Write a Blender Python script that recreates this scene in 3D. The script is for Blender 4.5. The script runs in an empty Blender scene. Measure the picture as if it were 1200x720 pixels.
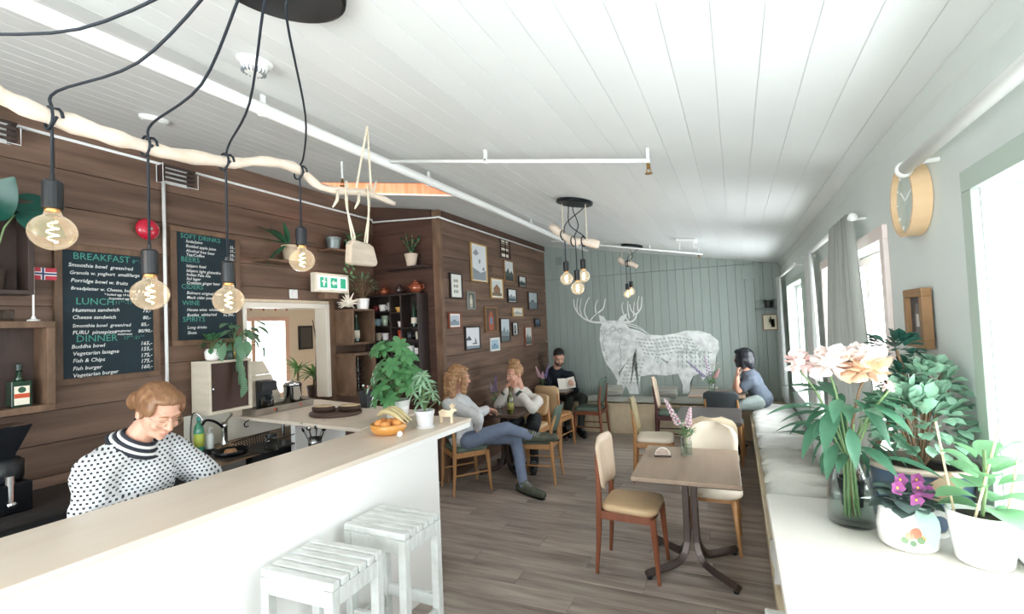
import bpy, bmesh, math, random
from mathutils import Vector as V, Matrix as Mx, Quaternion, Euler
from math import sin, cos, pi, radians, sqrt, atan2, hypot
random.seed(7)
SC = bpy.context.scene
COL = SC.collection
# ------------------------------------------------------------------ camera, sky, exposure
FPX, YAW, PITCH, ROLL, EYE = 563.0, radians(24.88), radians(2.03), radians(-2.46), V((0, 0, 1.75))
_w = V((-sin(YAW)*cos(PITCH), cos(YAW)*cos(PITCH), sin(PITCH)))
_r0 = V((cos(YAW), sin(YAW), 0)); _u0 = _r0.cross(_w)
_r = _r0*cos(ROLL) + _u0*sin(ROLL); _u = _u0*cos(ROLL) - _r0*sin(ROLL)
cd = bpy.data.cameras.new('camera'); cam = bpy.data.objects.new('camera', cd); COL.objects.link(cam)
cd.sensor_width = 36; cd.lens = FPX/1200*36; cd.clip_start = .02
m3 = Mx((_r, _u, -_w)).transposed().to_4x4(); m3.translation = EYE; cam.matrix_world = m3
SC.camera = cam
SC.view_settings.view_transform = 'Standard'; SC.view_settings.look = 'None'
SC.view_settings.gamma = 1; SC.view_settings.use_curve_mapping = False
SC.view_settings.exposure = EXPOSURE = 1.72
SC.cycles.use_denoising = True; SC.cycles.max_bounces = 10; SC.cycles.diffuse_bounces = 6
SC.cycles.transparent_max_bounces = 16; SC.cycles.sample_clamp_indirect = 8; SC.cycles.caustics_reflective = False; SC.cycles.caustics_refractive = False
wd = bpy.data.worlds.new('overcast_sky'); SC.world = wd; wd.use_nodes = True
wd.node_tree.nodes['Background'].inputs[0].default_value = (.93, .965, 1.0, 1)
wd.node_tree.nodes['Background'].inputs[1].default_value = 3.6
def portal(name, loc, rot, sx, sy):
    l = bpy.data.lights.new(name, 'AREA'); l.shape = 'RECTANGLE'; l.size = sx; l.size_y = sy
    l.cycles.is_portal = True
    o = bpy.data.objects.new(name, l); COL.objects.link(o); o.location = loc; o.rotation_euler = rot
    return o
# room (metres): X to the right, Y into the depth, Z up
XL, XP, Y2, YB, XR, YF = -3.98, -3.02, 4.62, 7.95, .63, -2.4
def ceil(x): return 2.465 + .172*(XR - x)
SLOPE = math.atan(.172)
WIN = [(.5, 1.74, 1.115, 2.07), (2.68, 4.28, .85, 2.06), (5.55, 7.05, .8, 2.08), (-2.0, -.35, .9, 2.08)]   # right wall: y0,y1,z0,z1
for i, (a, b, c, d) in enumerate(WIN):
    portal('daylight_portal', (XR+.10, (a+b)/2, (c+d)/2), (0, radians(90), 0), d-c, b-a)
FWIN = (-3.6, .3, .3, 2.42)
portal('daylight_portal', ((FWIN[0]+FWIN[1])/2, YF-.12, (FWIN[2]+FWIN[3])/2), (radians(90), 0, 0), FWIN[1]-FWIN[0], FWIN[3]-FWIN[2])
HX0, HX1, HY0, HY1 = -3.55, -2.33, 3.36, 3.84
portal('daylight_portal', ((HX0+HX1)/2, (HY0+HY1)/2, 3.86), (0, 0, 0), HX1-HX0, HY1-HY0)
KW = (3.9, 5.05, .85, 2.0)
portal('daylight_portal', (-6.06, (KW[0]+KW[1])/2, (KW[2]+KW[3])/2), (0, radians(-90), 0), KW[3]-KW[2], KW[1]-KW[0])
# ------------------------------------------------------------------ pixel -> point on a known plane
def ray(x, y): return _w + _r*((x-600)/FPX) + _u*((360-y)/FPX)
def onx(x, y, X): d = ray(x, y); return EYE + d*(X/d.x)
def ony(x, y, Y): d = ray(x, y); return EYE + d*(Y/d.y)
def onz(x, y, Z): d = ray(x, y); return EYE + d*((Z-1.75)/d.z)
# ------------------------------------------------------------------ geometry collector
class G:
    def __init__(s): s.v, s.f, s.m, s.k = [], [], [], 0
    def add(s, vs, fs, M=None):
        b = len(s.v)
        s.v += [tuple(M @ V(p)) if M else tuple(p) for p in vs]
        s.f += [tuple(b+i for i in f) for f in fs]; s.m += [s.k]*len(fs)
        return s
    def box(s, a, b, M=None):
        (x0, y0, z0), (x1, y1, z1) = a, b
        return s.add([(x0,y0,z0),(x1,y0,z0),(x1,y1,z0),(x0,y1,z0),(x0,y0,z1),(x1,y0,z1),(x1,y1,z1),(x0,y1,z1)],
                     [(0,3,2,1),(4,5,6,7),(0,1,5,4),(1,2,6,5),(2,3,7,6),(3,0,4,7)], M)
    def cbox(s, c, d, M=None): return s.box([c[i]-d[i]/2 for i in range(3)], [c[i]+d[i]/2 for i in range(3)], M)
    def tube(s, pts, r, n=8, caps=True, sq=None, M=None):
        pts = [V(p) for p in pts]; N = len(pts)
        rs = r if isinstance(r, (list, tuple)) else [r]*N
        up = V((0, 0, 1)); t0 = (pts[1]-pts[0]).normalized()
        if abs(t0.dot(up)) > .9: up = V((1, 0, 0))
        a = t0.cross(up).normalized(); vs = []
        for i, p in enumerate(pts):
            t = (pts[min(i+1, N-1)] - pts[max(i-1, 0)]).normalized()
            a = (a - t*a.dot(t)).normalized(); b = t.cross(a)
            for k in range(n):
                th = 2*pi*(k+.5)/n
                vs.append(p + a*(cos(th)*rs[i]) + b*(sin(th)*rs[i]*(sq or 1)))
        fs = [(i*n+k, i*n+(k+1) % n, (i+1)*n+(k+1) % n, (i+1)*n+k) for i in range(N-1) for k in range(n)]
        if caps: fs += [tuple(range(n-1, -1, -1)), tuple((N-1)*n+k for k in range(n))]
        return s.add(vs, fs, M)
    def lathe(s, prof, c=(0, 0, 0), n=20, M=None, sx=1, sy=1):
        vs, fs = [], []
        for r, z in prof:
            for k in range(n): vs.append((c[0]+sx*r*cos(2*pi*k/n), c[1]+sy*r*sin(2*pi*k/n), c[2]+z))
        L = len(prof)
        fs = [(i*n+k, i*n+(k+1) % n, (i+1)*n+(k+1) % n, (i+1)*n+k) for i in range(L-1) for k in range(n)]
        if prof[0][0] > 1e-6: fs.append(tuple(range(n-1, -1, -1)))
        if prof[-1][0] > 1e-6: fs.append(tuple((L-1)*n+k for k in range(n)))
        return s.add(vs, fs, M)
    def ell(s, c, d, n=16, M=None):
        h = n//2
        return s.lathe([(max(sin(pi*i/h), 1e-4)*1.0, -cos(pi*i/h)) for i in range(h+1)], n=n,
                       M=(M or Mx()) @ Mx.Translation(c) @ Mx.Diagonal((d[0], d[1], d[2], 1)))
    def prism(s, poly, a, b, ax='z', M=None):
        n = len(poly)
        f = {'z': lambda p, h: (p[0], p[1], h), 'x': lambda p, h: (h, p[0], p[1]), 'y': lambda p, h: (p[0], h, p[1])}[ax]
        vs = [f(p, a) for p in poly] + [f(p, b) for p in poly]
        return s.add(vs, [tuple(range(n-1, -1, -1)), tuple(range(n, 2*n))] + [(i, (i+1) % n, n+(i+1) % n, n+i) for i in range(n)], M)
    def grid(s, fn, nu, nv, M=None):
        vs = [fn(i/nu, j/nv) for i in range(nu+1) for j in range(nv+1)]
        return s.add(vs, [(i*(nv+1)+j, (i+1)*(nv+1)+j, (i+1)*(nv+1)+j+1, i*(nv+1)+j+1) for i in range(nu) for j in range(nv)], M)
    def mesh(s, name, mats, smooth=False):
        me = bpy.data.meshes.new(name); me.from_pydata(s.v, [], s.f)
        for m in (mats if isinstance(mats, (list, tuple)) else [mats]): me.materials.append(m)
        me.polygons.foreach_set('material_index', s.m)
        bm = bmesh.new(); bm.from_mesh(me); bmesh.ops.recalc_face_normals(bm, faces=bm.faces); bm.to_mesh(me); bm.free()
        if smooth: me.shade_smooth()
        return me
    def obj(s, name, mats, parent=None, smooth=False, bev=0, seg=2, solid=0, sub=0, loc=None, auto=None):
        o = bpy.data.objects.new(name, s.mesh(name, mats, smooth)); COL.objects.link(o)
        if parent: o.parent = parent
        if loc is not None: o.location = loc
        if sub: md = o.modifiers.new('s', 'SUBSURF'); md.levels = md.render_levels = sub
        if solid: md = o.modifiers.new('t', 'SOLIDIFY'); md.thickness = solid; md.offset = 0
        if bev: md = o.modifiers.new('b', 'BEVEL'); md.width = bev; md.segments = seg; md.limit_method = 'ANGLE'; md.angle_limit = radians(35)
        return o
def inst(me, name, parent=None, M=None, loc=None):
    o = bpy.data.objects.new(name, me); COL.objects.link(o)
    if parent: o.parent = parent
    if M is not None: o.matrix_basis = M
    if loc is not None: o.location = loc
    return o
def tag(o, label, cat, group=None):
    o['label'] = label; o['category'] = cat
    if group: o['group'] = group
    return o
def thing(name, label, cat, loc=(0, 0, 0), rz=0, group=None):
    o = bpy.data.objects.new(name, None); COL.objects.link(o); o.empty_display_size = .1
    o.location = loc; o.rotation_euler = (0, 0, rz)
    return tag(o, label, cat, group)
def struct(o): o['kind'] = 'structure'; return o
def frame_mx(p, d, up=V((0, 0, 1)), sc=1):          # local +Y along d, +Z near up
    y = V(d).normalized(); x = y.cross(V(up))
    if x.length < 1e-4: x = V((1, 0, 0))
    x.normalize(); z = x.cross(y)
    m = Mx((x, y, z)).transposed().to_4x4() @ Mx.Scale(sc, 4); m.translation = V(p); return m
def bez(a, b, c, d, n=8):
    a, b, c, d = map(V, (a, b, c, d))
    return [a*(1-t)**3 + b*3*t*(1-t)**2 + c*3*t*t*(1-t) + d*t**3 for t in [i/n for i in range(n+1)]]
def smooth_line(pts, k=4):                          # Catmull-Rom through the points
    P = [V(p) for p in pts]; P = [P[0]*2-P[1]] + P + [P[-1]*2-P[-2]]; out = []
    for i in range(1, len(P)-2):
        for j in range(k):
            t = j/k; a, b, c, d = P[i-1:i+3]
            out.append(.5*((2*b) + (c-a)*t + (2*a-5*b+4*c-d)*t*t + (3*b-a-3*c+d)*t**3))
    return out + [P[-2]]
# ------------------------------------------------------------------ materials
def s2l(h):
    c = [int(h[i:i+2], 16)/255 for i in (0, 2, 4)]
    return tuple(((x+.055)/1.055)**2.4 if x > .04045 else x/12.92 for x in c)
def col(c): return s2l(c) if isinstance(c, str) else c
_mats = {}
def M(name, c, rough=.5, metal=0, c2=None, sc=6, bump=0, bsc=None, rnd=0, spec=.5, emis=None, es=0, coat=0, stretch=(1, 1, 1), sss=0, sheen=0, contrast=1):
    if name in _mats: return _mats[name]
    m = bpy.data.materials.new(name); m.use_nodes = True; _mats[name] = m
    nt = m.node_tree; N = nt.nodes; L = nt.links; b = N['Principled BSDF']
    c = col(c); b.inputs['Base Color'].default_value = (*c, 1); b.inputs['Roughness'].default_value = rough
    b.inputs['Metallic'].default_value = metal; b.inputs['Specular IOR Level'].default_value = spec
    b.inputs['Coat Weight'].default_value = coat; b.inputs['Sheen Weight'].default_value = sheen
    if emis: b.inputs['Emission Color'].default_value = (*col(emis), 1); b.inputs['Emission Strength'].default_value = es
    if c2 or bump or rnd:
        tc = N.new('ShaderNodeTexCoord'); mp = N.new('ShaderNodeMapping'); mp.inputs['Scale'].default_value = stretch
        oi = N.new('ShaderNodeObjectInfo'); mu = N.new('ShaderNodeVectorMath'); mu.operation = 'SCALE'
        ad = N.new('ShaderNodeVectorMath'); cb = N.new('ShaderNodeCombineXYZ')
        for i in range(3): L.new(oi.outputs['Random'], cb.inputs[i])
        L.new(cb.outputs[0], mu.inputs[0]); mu.inputs['Scale'].default_value = 37
        L.new(tc.outputs['Object'], ad.inputs[0]); L.new(mu.outputs[0], ad.inputs[1]); L.new(ad.outputs[0], mp.inputs['Vector'])
        nz = N.new('ShaderNodeTexNoise'); nz.inputs['Scale'].default_value = sc; nz.inputs['Detail'].default_value = 6; nz.inputs['Roughness'].default_value = .6
        L.new(mp.outputs[0], nz.inputs['Vector'])
        if c2 or rnd:
            mx = N.new('ShaderNodeMix'); mx.data_type = 'RGBA'
            mx.inputs[6].default_value = (*c, 1); mx.inputs[7].default_value = (*col(c2 or c), 1)
            mr = N.new('ShaderNodeMapRange'); mr.inputs[1].default_value = .5-.22/contrast; mr.inputs[2].default_value = .5+.22/contrast
            L.new(nz.outputs['Fac'], mr.inputs[0]); L.new(mr.outputs[0], mx.inputs[0])
            out = mx.outputs[2]
            if rnd:
                hs = N.new('ShaderNodeHueSaturation'); rr = N.new('ShaderNodeMapRange')
                rr.inputs[3].default_value = 1-rnd; rr.inputs[4].default_value = 1+rnd
                L.new(oi.outputs['Random'], rr.inputs[0]); L.new(rr.outputs[0], hs.inputs['Value']); L.new(out, hs.inputs['Color']); out = hs.outputs[0]
            L.new(out, b.inputs['Base Color'])
        if bump:
            bp = N.new('ShaderNodeBump'); bp.inputs['Strength'].default_value = bump; bp.inputs['Distance'].default_value = .01
            src = nz
            if bsc:
                src = N.new('ShaderNodeTexNoise'); src.inputs['Scale'].default_value = bsc; src.inputs['Detail'].default_value = 4; L.new(mp.outputs[0], src.inputs['Vector'])
            L.new(src.outputs['Fac'], bp.inputs['Height']); L.new(bp.outputs[0], b.inputs['Normal'])
    return m
def glass(name, tint=(1, 1, 1), refl=.12, rough=.02, pw=2.5):
    if name in _mats: return _mats[name]
    m = bpy.data.materials.new(name); m.use_nodes = True; _mats[name] = m
    nt = m.node_tree; N = nt.nodes; L = nt.links; N.remove(N['Principled BSDF'])
    t = N.new('ShaderNodeBsdfTransparent'); t.inputs[0].default_value = (*tint, 1)
    g = N.new('ShaderNodeBsdfGlossy'); g.inputs['Roughness'].default_value = rough
    f = N.new('ShaderNodeLayerWeight'); f.inputs[0].default_value = refl
    x = N.new('ShaderNodeMixShader'); L.new(f.outputs['Facing'], x.inputs[0])
    cv = N.new('ShaderNodeMath'); cv.operation = 'POWER'; cv.inputs[1].default_value = pw
    L.new(f.outputs['Facing'], cv.inputs[0]); L.new(cv.outputs[0], x.inputs[0])
    L.new(t.outputs[0], x.inputs[1]); L.new(g.outputs[0], x.inputs[2]); L.new(x.outputs[0], N['Material Output'].inputs[0])
    return m
BROWN = M('brown_boards', '7d6353', .6, c2='574235', sc=3, stretch=(1, .35, 5), bump=.25, rnd=.22, contrast=1.2)
BROWN2 = M('dark_brown_boards', '5c4136', .6, c2='40291f', sc=3, stretch=(.35, 1, 5), bump=.25, rnd=.2)
OLDWOOD = M('old_brown_wood', '80644f', .6, c2='54402f', sc=4, stretch=(3, 3, 1), bump=.2, rnd=.15)
DARKWOOD = M('dark_shelf_wood', '4a3a34', .55, c2='32251f', sc=4, stretch=(3, 3, 1), bump=.15, rnd=.1)
WHITEP = M('white_paint', 'eef0ee', .45)
CEILP = M('white_ceiling_boards', 'e6e9e8', .5, c2='e0e4e3', sc=1.5, rnd=.02)
SAGE = M('sage_green_boards', '98a39d', .55, c2='8f9a94', sc=3, stretch=(2, 2, .4), rnd=.03, bump=.05)
PLASTER = M('pale_grey_plaster', 'd3dad6', .8, c2='cbd3cf', sc=2, bump=.04, bsc=90)
FLOORW = M('grey_oak_planks', 'b5a99e', .34, c2='7a6d65', sc=2.6, stretch=(.6, 6, 1), bump=.06, rnd=.14, contrast=1.25)
PLY = M('birch_plywood', 'ddcdb4', .5, c2='d0bfa4', sc=2.5, stretch=(1, 5, 5), rnd=.03)
BARTOP = M('limed_birch_top', 'e4d9ca', .4, c2='dccfbd', sc=1.6, stretch=(5, .6, 5))
ORANGEPLY = M('orange_pine_plywood', 'eeb795', .5, c2='d98f66', sc=5, stretch=(4, 4, .5), contrast=1.3)
BLACK = M('black_plastic', '15181c', .4); BLACKM = M('black_metal', '1b1e22', .35, metal=.6)
STEEL = M('brushed_steel', 'b9bcbf', .25, metal=1); CHROME = M('chrome', 'd5d8da', .08, metal=1)
WHITEC = M('white_ceramic', 'f2f2f0', .2, coat=.5)
ROPE = M('cream_rope', 'e6ddca', .8, c2='cfc3aa', sc=90)
GLASS = glass('clear_glass', (.93, .95, .95), .35, .02, 1.7); PANE = glass('window_glass', (.98, .99, .99), .1)
# ================================================================== the room
def box_obj(name, a, b, mat, parent=None, bev=0): return G().box(a, b).obj(name, mat, parent, bev=bev)
floor = struct(box_obj('floor', (XL-.12, YF-.12, -.2), (XR+.18, YB+.1, -.014), M('floor_base', '4a4440', .8)))
_fp = {}
y, k = YF, 0
while y < YB:
    w = min(.185, YB-y); x = XL - (k*.43 % 1.25)
    while x < XR:
        x0, x1 = max(x, XL), min(x+1.25, XR)
        if x1-x0 > .02: box_obj('plank', (x0+.001, y+.001, -.014), (x1-.001, y+w-.001, 0), FLOORW, floor, bev=.0015)
        x += 1.25
    y += .185; k += 1
# left wall: base with the serving opening, then boards
OP = (2.86, 3.86, 1.0, 2.05)
zt = ceil(XL)+.02
wl = G(); wl.box((XL-.12, YF-.12, 0), (XL-.02, OP[0], zt)); wl.box((XL-.12, OP[1], 0), (XL-.02, Y2+.12, zt))
wl.box((XL-.12, OP[0], 0), (XL-.02, OP[1], OP[2])); wl.box((XL-.12, OP[0], OP[3]), (XL-.02, OP[1], zt))
wall_left = struct(wl.obj('wall_left', M('wall_core', '5b4a40', .8)))
rows = [0]
while rows[-1] < zt: rows.append(rows[-1] + random.choice((.205, .225, .235, .25)))
for i in range(len(rows)-1):
    z0, z1 = rows[i], min(rows[i+1], zt)
    joint = random.uniform(.2, 2.0)
    for a, b in ((YF, joint), (joint, Y2-.002)):
        segs = [(a, b, z0, z1)]
        if z1 > OP[2] and z0 < OP[3] and b > OP[0] and a < OP[1]:
            segs = [(a, OP[0], z0, z1), (OP[1], b, z0, z1)]
            if z0 < OP[2]: segs.append((max(a, OP[0]), OP[1], z0, OP[2]))
            if z1 > OP[3]: segs.append((max(a, OP[0]), OP[1], OP[3], z1))
        for p, q, s, t in segs:
            if q-p > .02 and t-s > .02: box_obj('plank', (XL-.02, p+.001, s+.002), (XL+random.uniform(-.003, .003), q-.001, t-.002), BROWN, wall_left, bev=.003)
# the return wall and the picture wall behind it
wr = struct(box_obj('wall_return', (XL-.02, Y2+.02, 0), (XP-.02, Y2+.1, ceil(XP)+.16), M('wall_core', '5b4a40')))
z = 0
while z < 3.27:
    h = random.choice((.2, .22, .24)); t = min(z+h, 3.27)
    if t-z > .02: box_obj('plank', (XL, Y2, z+.001), (XP-.08, Y2+.02, t-.001), BROWN2, wr, bev=.002)
    z += h
wp = struct(box_obj('wall_pictures', (XP-.12, Y2+.1, 0), (XP-.02, YB, ceil(XP)+.02), M('wall_core', '5b4a40')))
z = 0
while z < ceil(XP):
    h = random.choice((.215, .235, .25)); t = min(z+h, ceil(XP)+.02)
    j = random.uniform(5.3, 7.2)
    for a, b in ((Y2+.01, j), (j, YB)):
        if t-z > .02: box_obj('plank', (XP-.02, a+.001, z+.002), (XP+random.uniform(-.003, .002), b-.001, t-.002), BROWN, wp, bev=.003)
    z += h
struct(box_obj('trim_1', (XP-.08, Y2-.03, 0), (XP+.02, Y2+.03, ceil(XP)), OLDWOOD, bev=.006))        # corner post
struct(box_obj('trim_2', (XP-.01, Y2+.04, 3.005), (XP+.022, YB-.02, ceil(XP)-.002), M('dark_fascia', '5a4234', .6, c2='44302a', sc=4)))
struct(G().prism([(XL+.005, 3.07), (XP-.09, 3.03), (XP-.09, ceil(XP-.09)-.003), (XL+.005, ceil(XL)-.003)], Y2-.025, Y2-.001, 'y').obj('trim_3', _mats['dark_fascia']))
# cables along the top of the boards
def cable(pts, r, label, name='cable_conduit', mat=WHITEP): return tag(G().tube(pts, r, 6).obj(name, mat, smooth=True), label, 'cable')
cable([(XL+.012, -2.3, 3.115), (XL+.012, Y2-.03, 3.1), (XL+.03, Y2-.04, 3.06), (XP-.05, Y2-.05, 3.0), (XP+.03, Y2-.045, 3.0), (XP+.04, Y2+.2, 2.99), (XP+.034, YB-.03, 2.985)], .011, 'thin white cable conduit running along the top of the brown boards')
# back wall of narrow upright boards
wb = struct(box_obj('wall_back', (XP-.02, YB+.014, 0), (XR+.18, YB+.12, ceil(XP)+.02), M('sage_core', '5d6b65', .8)))
x = XP
while x < XR-.01:
    x1 = min(x+.122, XR); ztop = ceil(x)+.005
    box_obj('board', (x+.0015, YB, 0), (x1-.0015, YB+.014, 2.492), SAGE, wb, bev=.003)
    if ztop > 2.5: G().prism([(x+.0015, 2.498), (x1-.0015, 2.498), (x1-.0015, max(ceil(x1), 2.5)), (x+.0015, ztop)], YB, YB+.014, 'y').obj('board', SAGE, wb, bev=.003)
    x = x1
struct(box_obj('trim_4', (.30, YB-.016, 0), (.34, YB-.001, ceil(.34)-.005), SAGE, bev=.002))
# right wall with windows
wrt = G(); T = .20
ys = sorted([(a, b, c, d) for a, b, c, d in WIN]); prev = YF-.12
for a, b, c, d in ys:
    wrt.box((XR, prev, 0), (XR+T, a, 2.62)); wrt.box((XR, a, 0), (XR+T, b, c)); wrt.box((XR, a, d), (XR+T, b, 2.62)); prev = b
wrt.box((XR, prev, 0), (XR+T, YB+.12, 2.62))
wall_right = struct(wrt.obj('wall_right', PLASTER))
struct(G().prism([(XR, 2.405), (XR, 2.466), (XR-.03, 2.468), (XR-.012, 2.42)], YF, YB, 'y').obj('trim_5', PLASTER, smooth=False))
wf = G(); a, b, c, d = FWIN
wf.box((XL-.02, YF-.2, 0), (a, YF, zt)); wf.box((b, YF-.2, 0), (XR, YF, zt)); wf.box((a, YF-.2, 0), (b, YF, c)); wf.box((a, YF-.2, d), (b, YF, zt))
struct(wf.obj('wall_front', PLASTER))
def window(n, a, b, c, d, mat, pane_x, bars=1, sash=None):
    e = bpy.data.objects.new('window_%d' % n, None); COL.objects.link(e); struct(e); e.location = (XR, (a+b)/2, c)
    o = e.location; sash = sash or mat
    def bx(nm, p, q, mt, bev=.003): return G().box([p[i]-o[i] for i in range(3)], [q[i]-o[i] for i in range(3)]).obj(nm, mt, e, bev=bev)
    w = .062
    bx('casing', (XR-.022, a-w, d), (XR-.001, b+w, d+w), mat); bx('casing', (XR-.022, a-w, c-.02), (XR-.001, a, d), mat); bx('casing', (XR-.022, b, c-.02), (XR-.001, b+w, d), mat)
    bx('window_sill', (XR-.03, a+.002, c+.001), (XR+pane_x-.03, b-.002, c+.022), WHITEP)
    f = .05; px = XR+pane_x
    for nm, p, q in (('sash_rail', (px-.03, a+.002, d-f), (px+.03, b-.002, d-.002)), ('sash_rail', (px-.03, a+.002, c+.002), (px+.03, b-.002, c+f)),
                     ('sash_stile', (px-.03, a+.002, c+f), (px+.03, a+f, d-f)), ('sash_stile', (px-.03, b-f, c+f), (px+.03, b-.002, d-f))):
        bx(nm, p, q, sash)
    n_ = bars+1; wd_ = (b-a-2*f)/n_
    for i in range(n_):
        y0 = a+f+i*wd_
        if i: bx('mullion', (px-.03, y0-.02, c+f), (px+.03, y0+.02, d-f), sash)
        bx('pane', (px-.003, y0+.001, c+f+.001), (px+.003, y0+wd_-.001, d-f-.001), PANE, 0)
    return e
SAGEF = M('sage_window_frame', 'a9b8ac', .45); PINKF = M('pale_pink_frame', 'e3d6d0', .45)
window(1, *WIN[0], SAGEF, .12, 1, WHITEP); window(2, *WIN[1], PINKF, .12, 1, PINKF); window(3, *WIN[2], SAGEF, .12, 1, WHITEP); window(4, *WIN[3], SAGEF, .12, 1, WHITEP)
e = bpy.data.objects.new('window_5', None); COL.objects.link(e); struct(e); a, b, c, d = FWIN; e.location = (a, YF-.1, c)
for p, q in (((0, -.03, 0), (b-a, .03, .07)), ((0, -.03, d-c-.07), (b-a, .03, d-c)), *(((t*(b-a)-.035*(0 if t == 0 else 2 if t == 1 else 1), -.03, .07), (t*(b-a)+.035*(2 if t == 0 else 0 if t == 1 else 1), .03, d-c-.07)) for t in (0, .333, .667, 1))):
    G().box(p, q).obj('sash_bar', WHITEP, e, bev=.004)
for i in range(3): G().box((i*(b-a)/3+.07, -.003, .07), ((i+1)*(b-a)/3-.07, .003, d-c-.07)).obj('pane', PANE, e)
# sloping board ceiling with a skylight shaft
def slab(x0, x1, y0, y1, t0, t1): return [(x0, y0, ceil(x0)+t0), (x1, y0, ceil(x1)+t0), (x1, y1, ceil(x1)+t0), (x0, y1, ceil(x0)+t0), (x0, y0, ceil(x0)+t1), (x1, y0, ceil(x1)+t1), (x1, y1, ceil(x1)+t1), (x0, y1, ceil(x0)+t1)]
BF = [(0,3,2,1),(4,5,6,7),(0,1,5,4),(1,2,6,5),(2,3,7,6),(3,0,4,7)]
cg = G()
for x0, x1, y0, y1 in ((XL-.12, HX0, YF-.2, YB+.12), (HX1, XR+.2, YF-.2, YB+.12), (HX0, HX1, YF-.2, HY0), (HX0, HX1, HY1, YB+.12)): cg.add(slab(x0, x1, y0, y1, .0032, .2), BF)
ceiling = struct(cg.obj('ceiling', CEILP))
x = XL+.001; pw = .132
while x < XR-.01:
    x1 = min(x+pw, XR)
    for y0, y1 in (((YF, HY0-.001), (HY1+.001, YB)) if x1 > HX0 and x < HX1 else ((YF, YB),)):
        G().add(slab(x+.0014, x1-.0014, y0, y1, 0, .003), BF).obj('plank', CEILP, ceiling, bev=.0014)
    x = x1
sk = bpy.data.objects.new('window_6', None); COL.objects.link(sk); struct(sk); sk.location = (0, 0, 0)
for a, b in (((HX0+.001, HY1-.02, 3.0), (HX1-.001, HY1-.001, 3.85)), ((HX0+.001, HY0+.001, 3.05), (HX1-.001, HY0+.02, 3.85)), ((HX0+.001, HY0+.02, 3.2), (HX0+.02, HY1-.02, 3.85)), ((HX1-.02, HY0+.02, 3.0), (HX1-.001, HY1-.02, 3.85))):
    (x0, y0, _), (x1, y1, zt_) = a, b
    G().add([(x0, y0, ceil(x0)+.0), (x1, y0, ceil(x1)), (x1, y1, ceil(x1)), (x0, y1, ceil(x0)), (x0, y0, zt_), (x1, y0, zt_), (x1, y1, zt_), (x0, y1, zt_)], BF).obj('shaft_panel', ORANGEPLY, sk)
G().box((HX0, HY0, 3.82), (HX1, HY1, 3.826)).obj('pane', PANE, sk)
G().add([(HX0, HY1-.03, ceil(HX0)-.012), (HX1, HY1-.03, ceil(HX1)-.012), (HX1, HY1+.006, ceil(HX1)-.012), (HX0, HY1+.006, ceil(HX0)-.012), (HX0, HY1-.03, ceil(HX0)+.004), (HX1, HY1-.03, ceil(HX1)+.004), (HX1, HY1+.006, ceil(HX1)+.004), (HX0, HY1+.006, ceil(HX0)+.004)], BF).obj('edge_trim', WHITEP, sk)
# opening trim
op = bpy.data.objects.new('door_1', None); COL.objects.link(op); struct(op); op.location = (XL, OP[0], OP[2])
def ob(nm, p, q, mt): return G().box([p[i]-op.location[i] for i in range(3)], [q[i]-op.location[i] for i in range(3)]).obj(nm, mt, op, bev=.004)
CREAMF = M('cream_door_frame', 'e8e2d6', .5)
ob('head_casing', (XL-.11, OP[0], OP[3]-.05), (XL+.025, OP[1], OP[3]), CREAMF); ob('jamb', (XL-.14, OP[1]-.05, 1.06), (XL+.025, OP[1], OP[3]-.05), CREAMF)
ob('jamb_casing', (XL+.002, OP[1]+.002, 1.0), (XL+.03, OP[1]+.07, OP[3]+.08), OLDWOOD); ob('jamb', (XL-.14, OP[0], 1.06), (XL+.02, OP[0]+.04, OP[3]-.05), CREAMF)
ob('head_casing', (XL+.002, OP[0]-.1, OP[3]+.002), (XL+.02, OP[1]+.002, OP[3]+.03), PLY)
# kitchen room seen through the opening
CREAM = M('cream_kitchen_wall', 'ece0d0', .8, c2='e6d9c6', sc=2)
kx, ky0, ky1 = -6.0, 2.0, 6.0
kg = G(); a, b, c, d = KW
kg.box((kx-.1, ky0, -.1), (kx, a, 2.7)); kg.box((kx-.1, b, -.1), (kx, ky1, 2.7)); kg.box((kx-.1, a, -.1), (kx, b, c)); kg.box((kx-.1, a, d), (kx, b, 2.7))
kg.box((kx, ky0-.1, -.1), (XL-.12, ky0, 2.7)); kg.box((kx, ky1, -.1), (XL-.12, ky1+.1, 2.7)); kg.box((XL-.14, Y2+.12, -.1), (XL-.12, ky1, 2.7))
struct(kg.obj('wall_kitchen', CREAM))
struct(box_obj('ceiling_kitchen', (kx-.1, ky0-.1, 2.7), (XL-.12, ky1+.1, 2.8), WHITEP)); struct(box_obj('floor_kitchen', (kx-.1, ky0-.1, -.2), (XL-.12, ky1+.1, -.1), CREAM))
kwin = bpy.data.objects.new('window_7', None); COL.objects.link(kwin); struct(kwin); kwin.location = (kx, a, c)
PINKW = M('pink_window_frame', 'e8c3b2', .5)
for p, q in (((-.07, 0, 0), (.02, b-a, .06)), ((-.07, 0, d-c-.06), (.02, b-a, d-c)), ((-.07, 0, .06), (.02, .07, d-c-.06)), ((-.07, b-a-.07, .06), (.02, b-a, d-c-.06)), ((-.06, (b-a)/2-.03, .06), (.01, (b-a)/2+.03, d-c-.06))): G().box(p, q).obj('sash_bar', PINKW, kwin, bev=.003)
for i in (0, 1): G().box((-.03, .07+i*((b-a)/2-.04), .06), (-.024, (b-a)/2-.03+i*((b-a)/2-.04), d-c-.06)).obj('pane', PANE, kwin)
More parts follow.
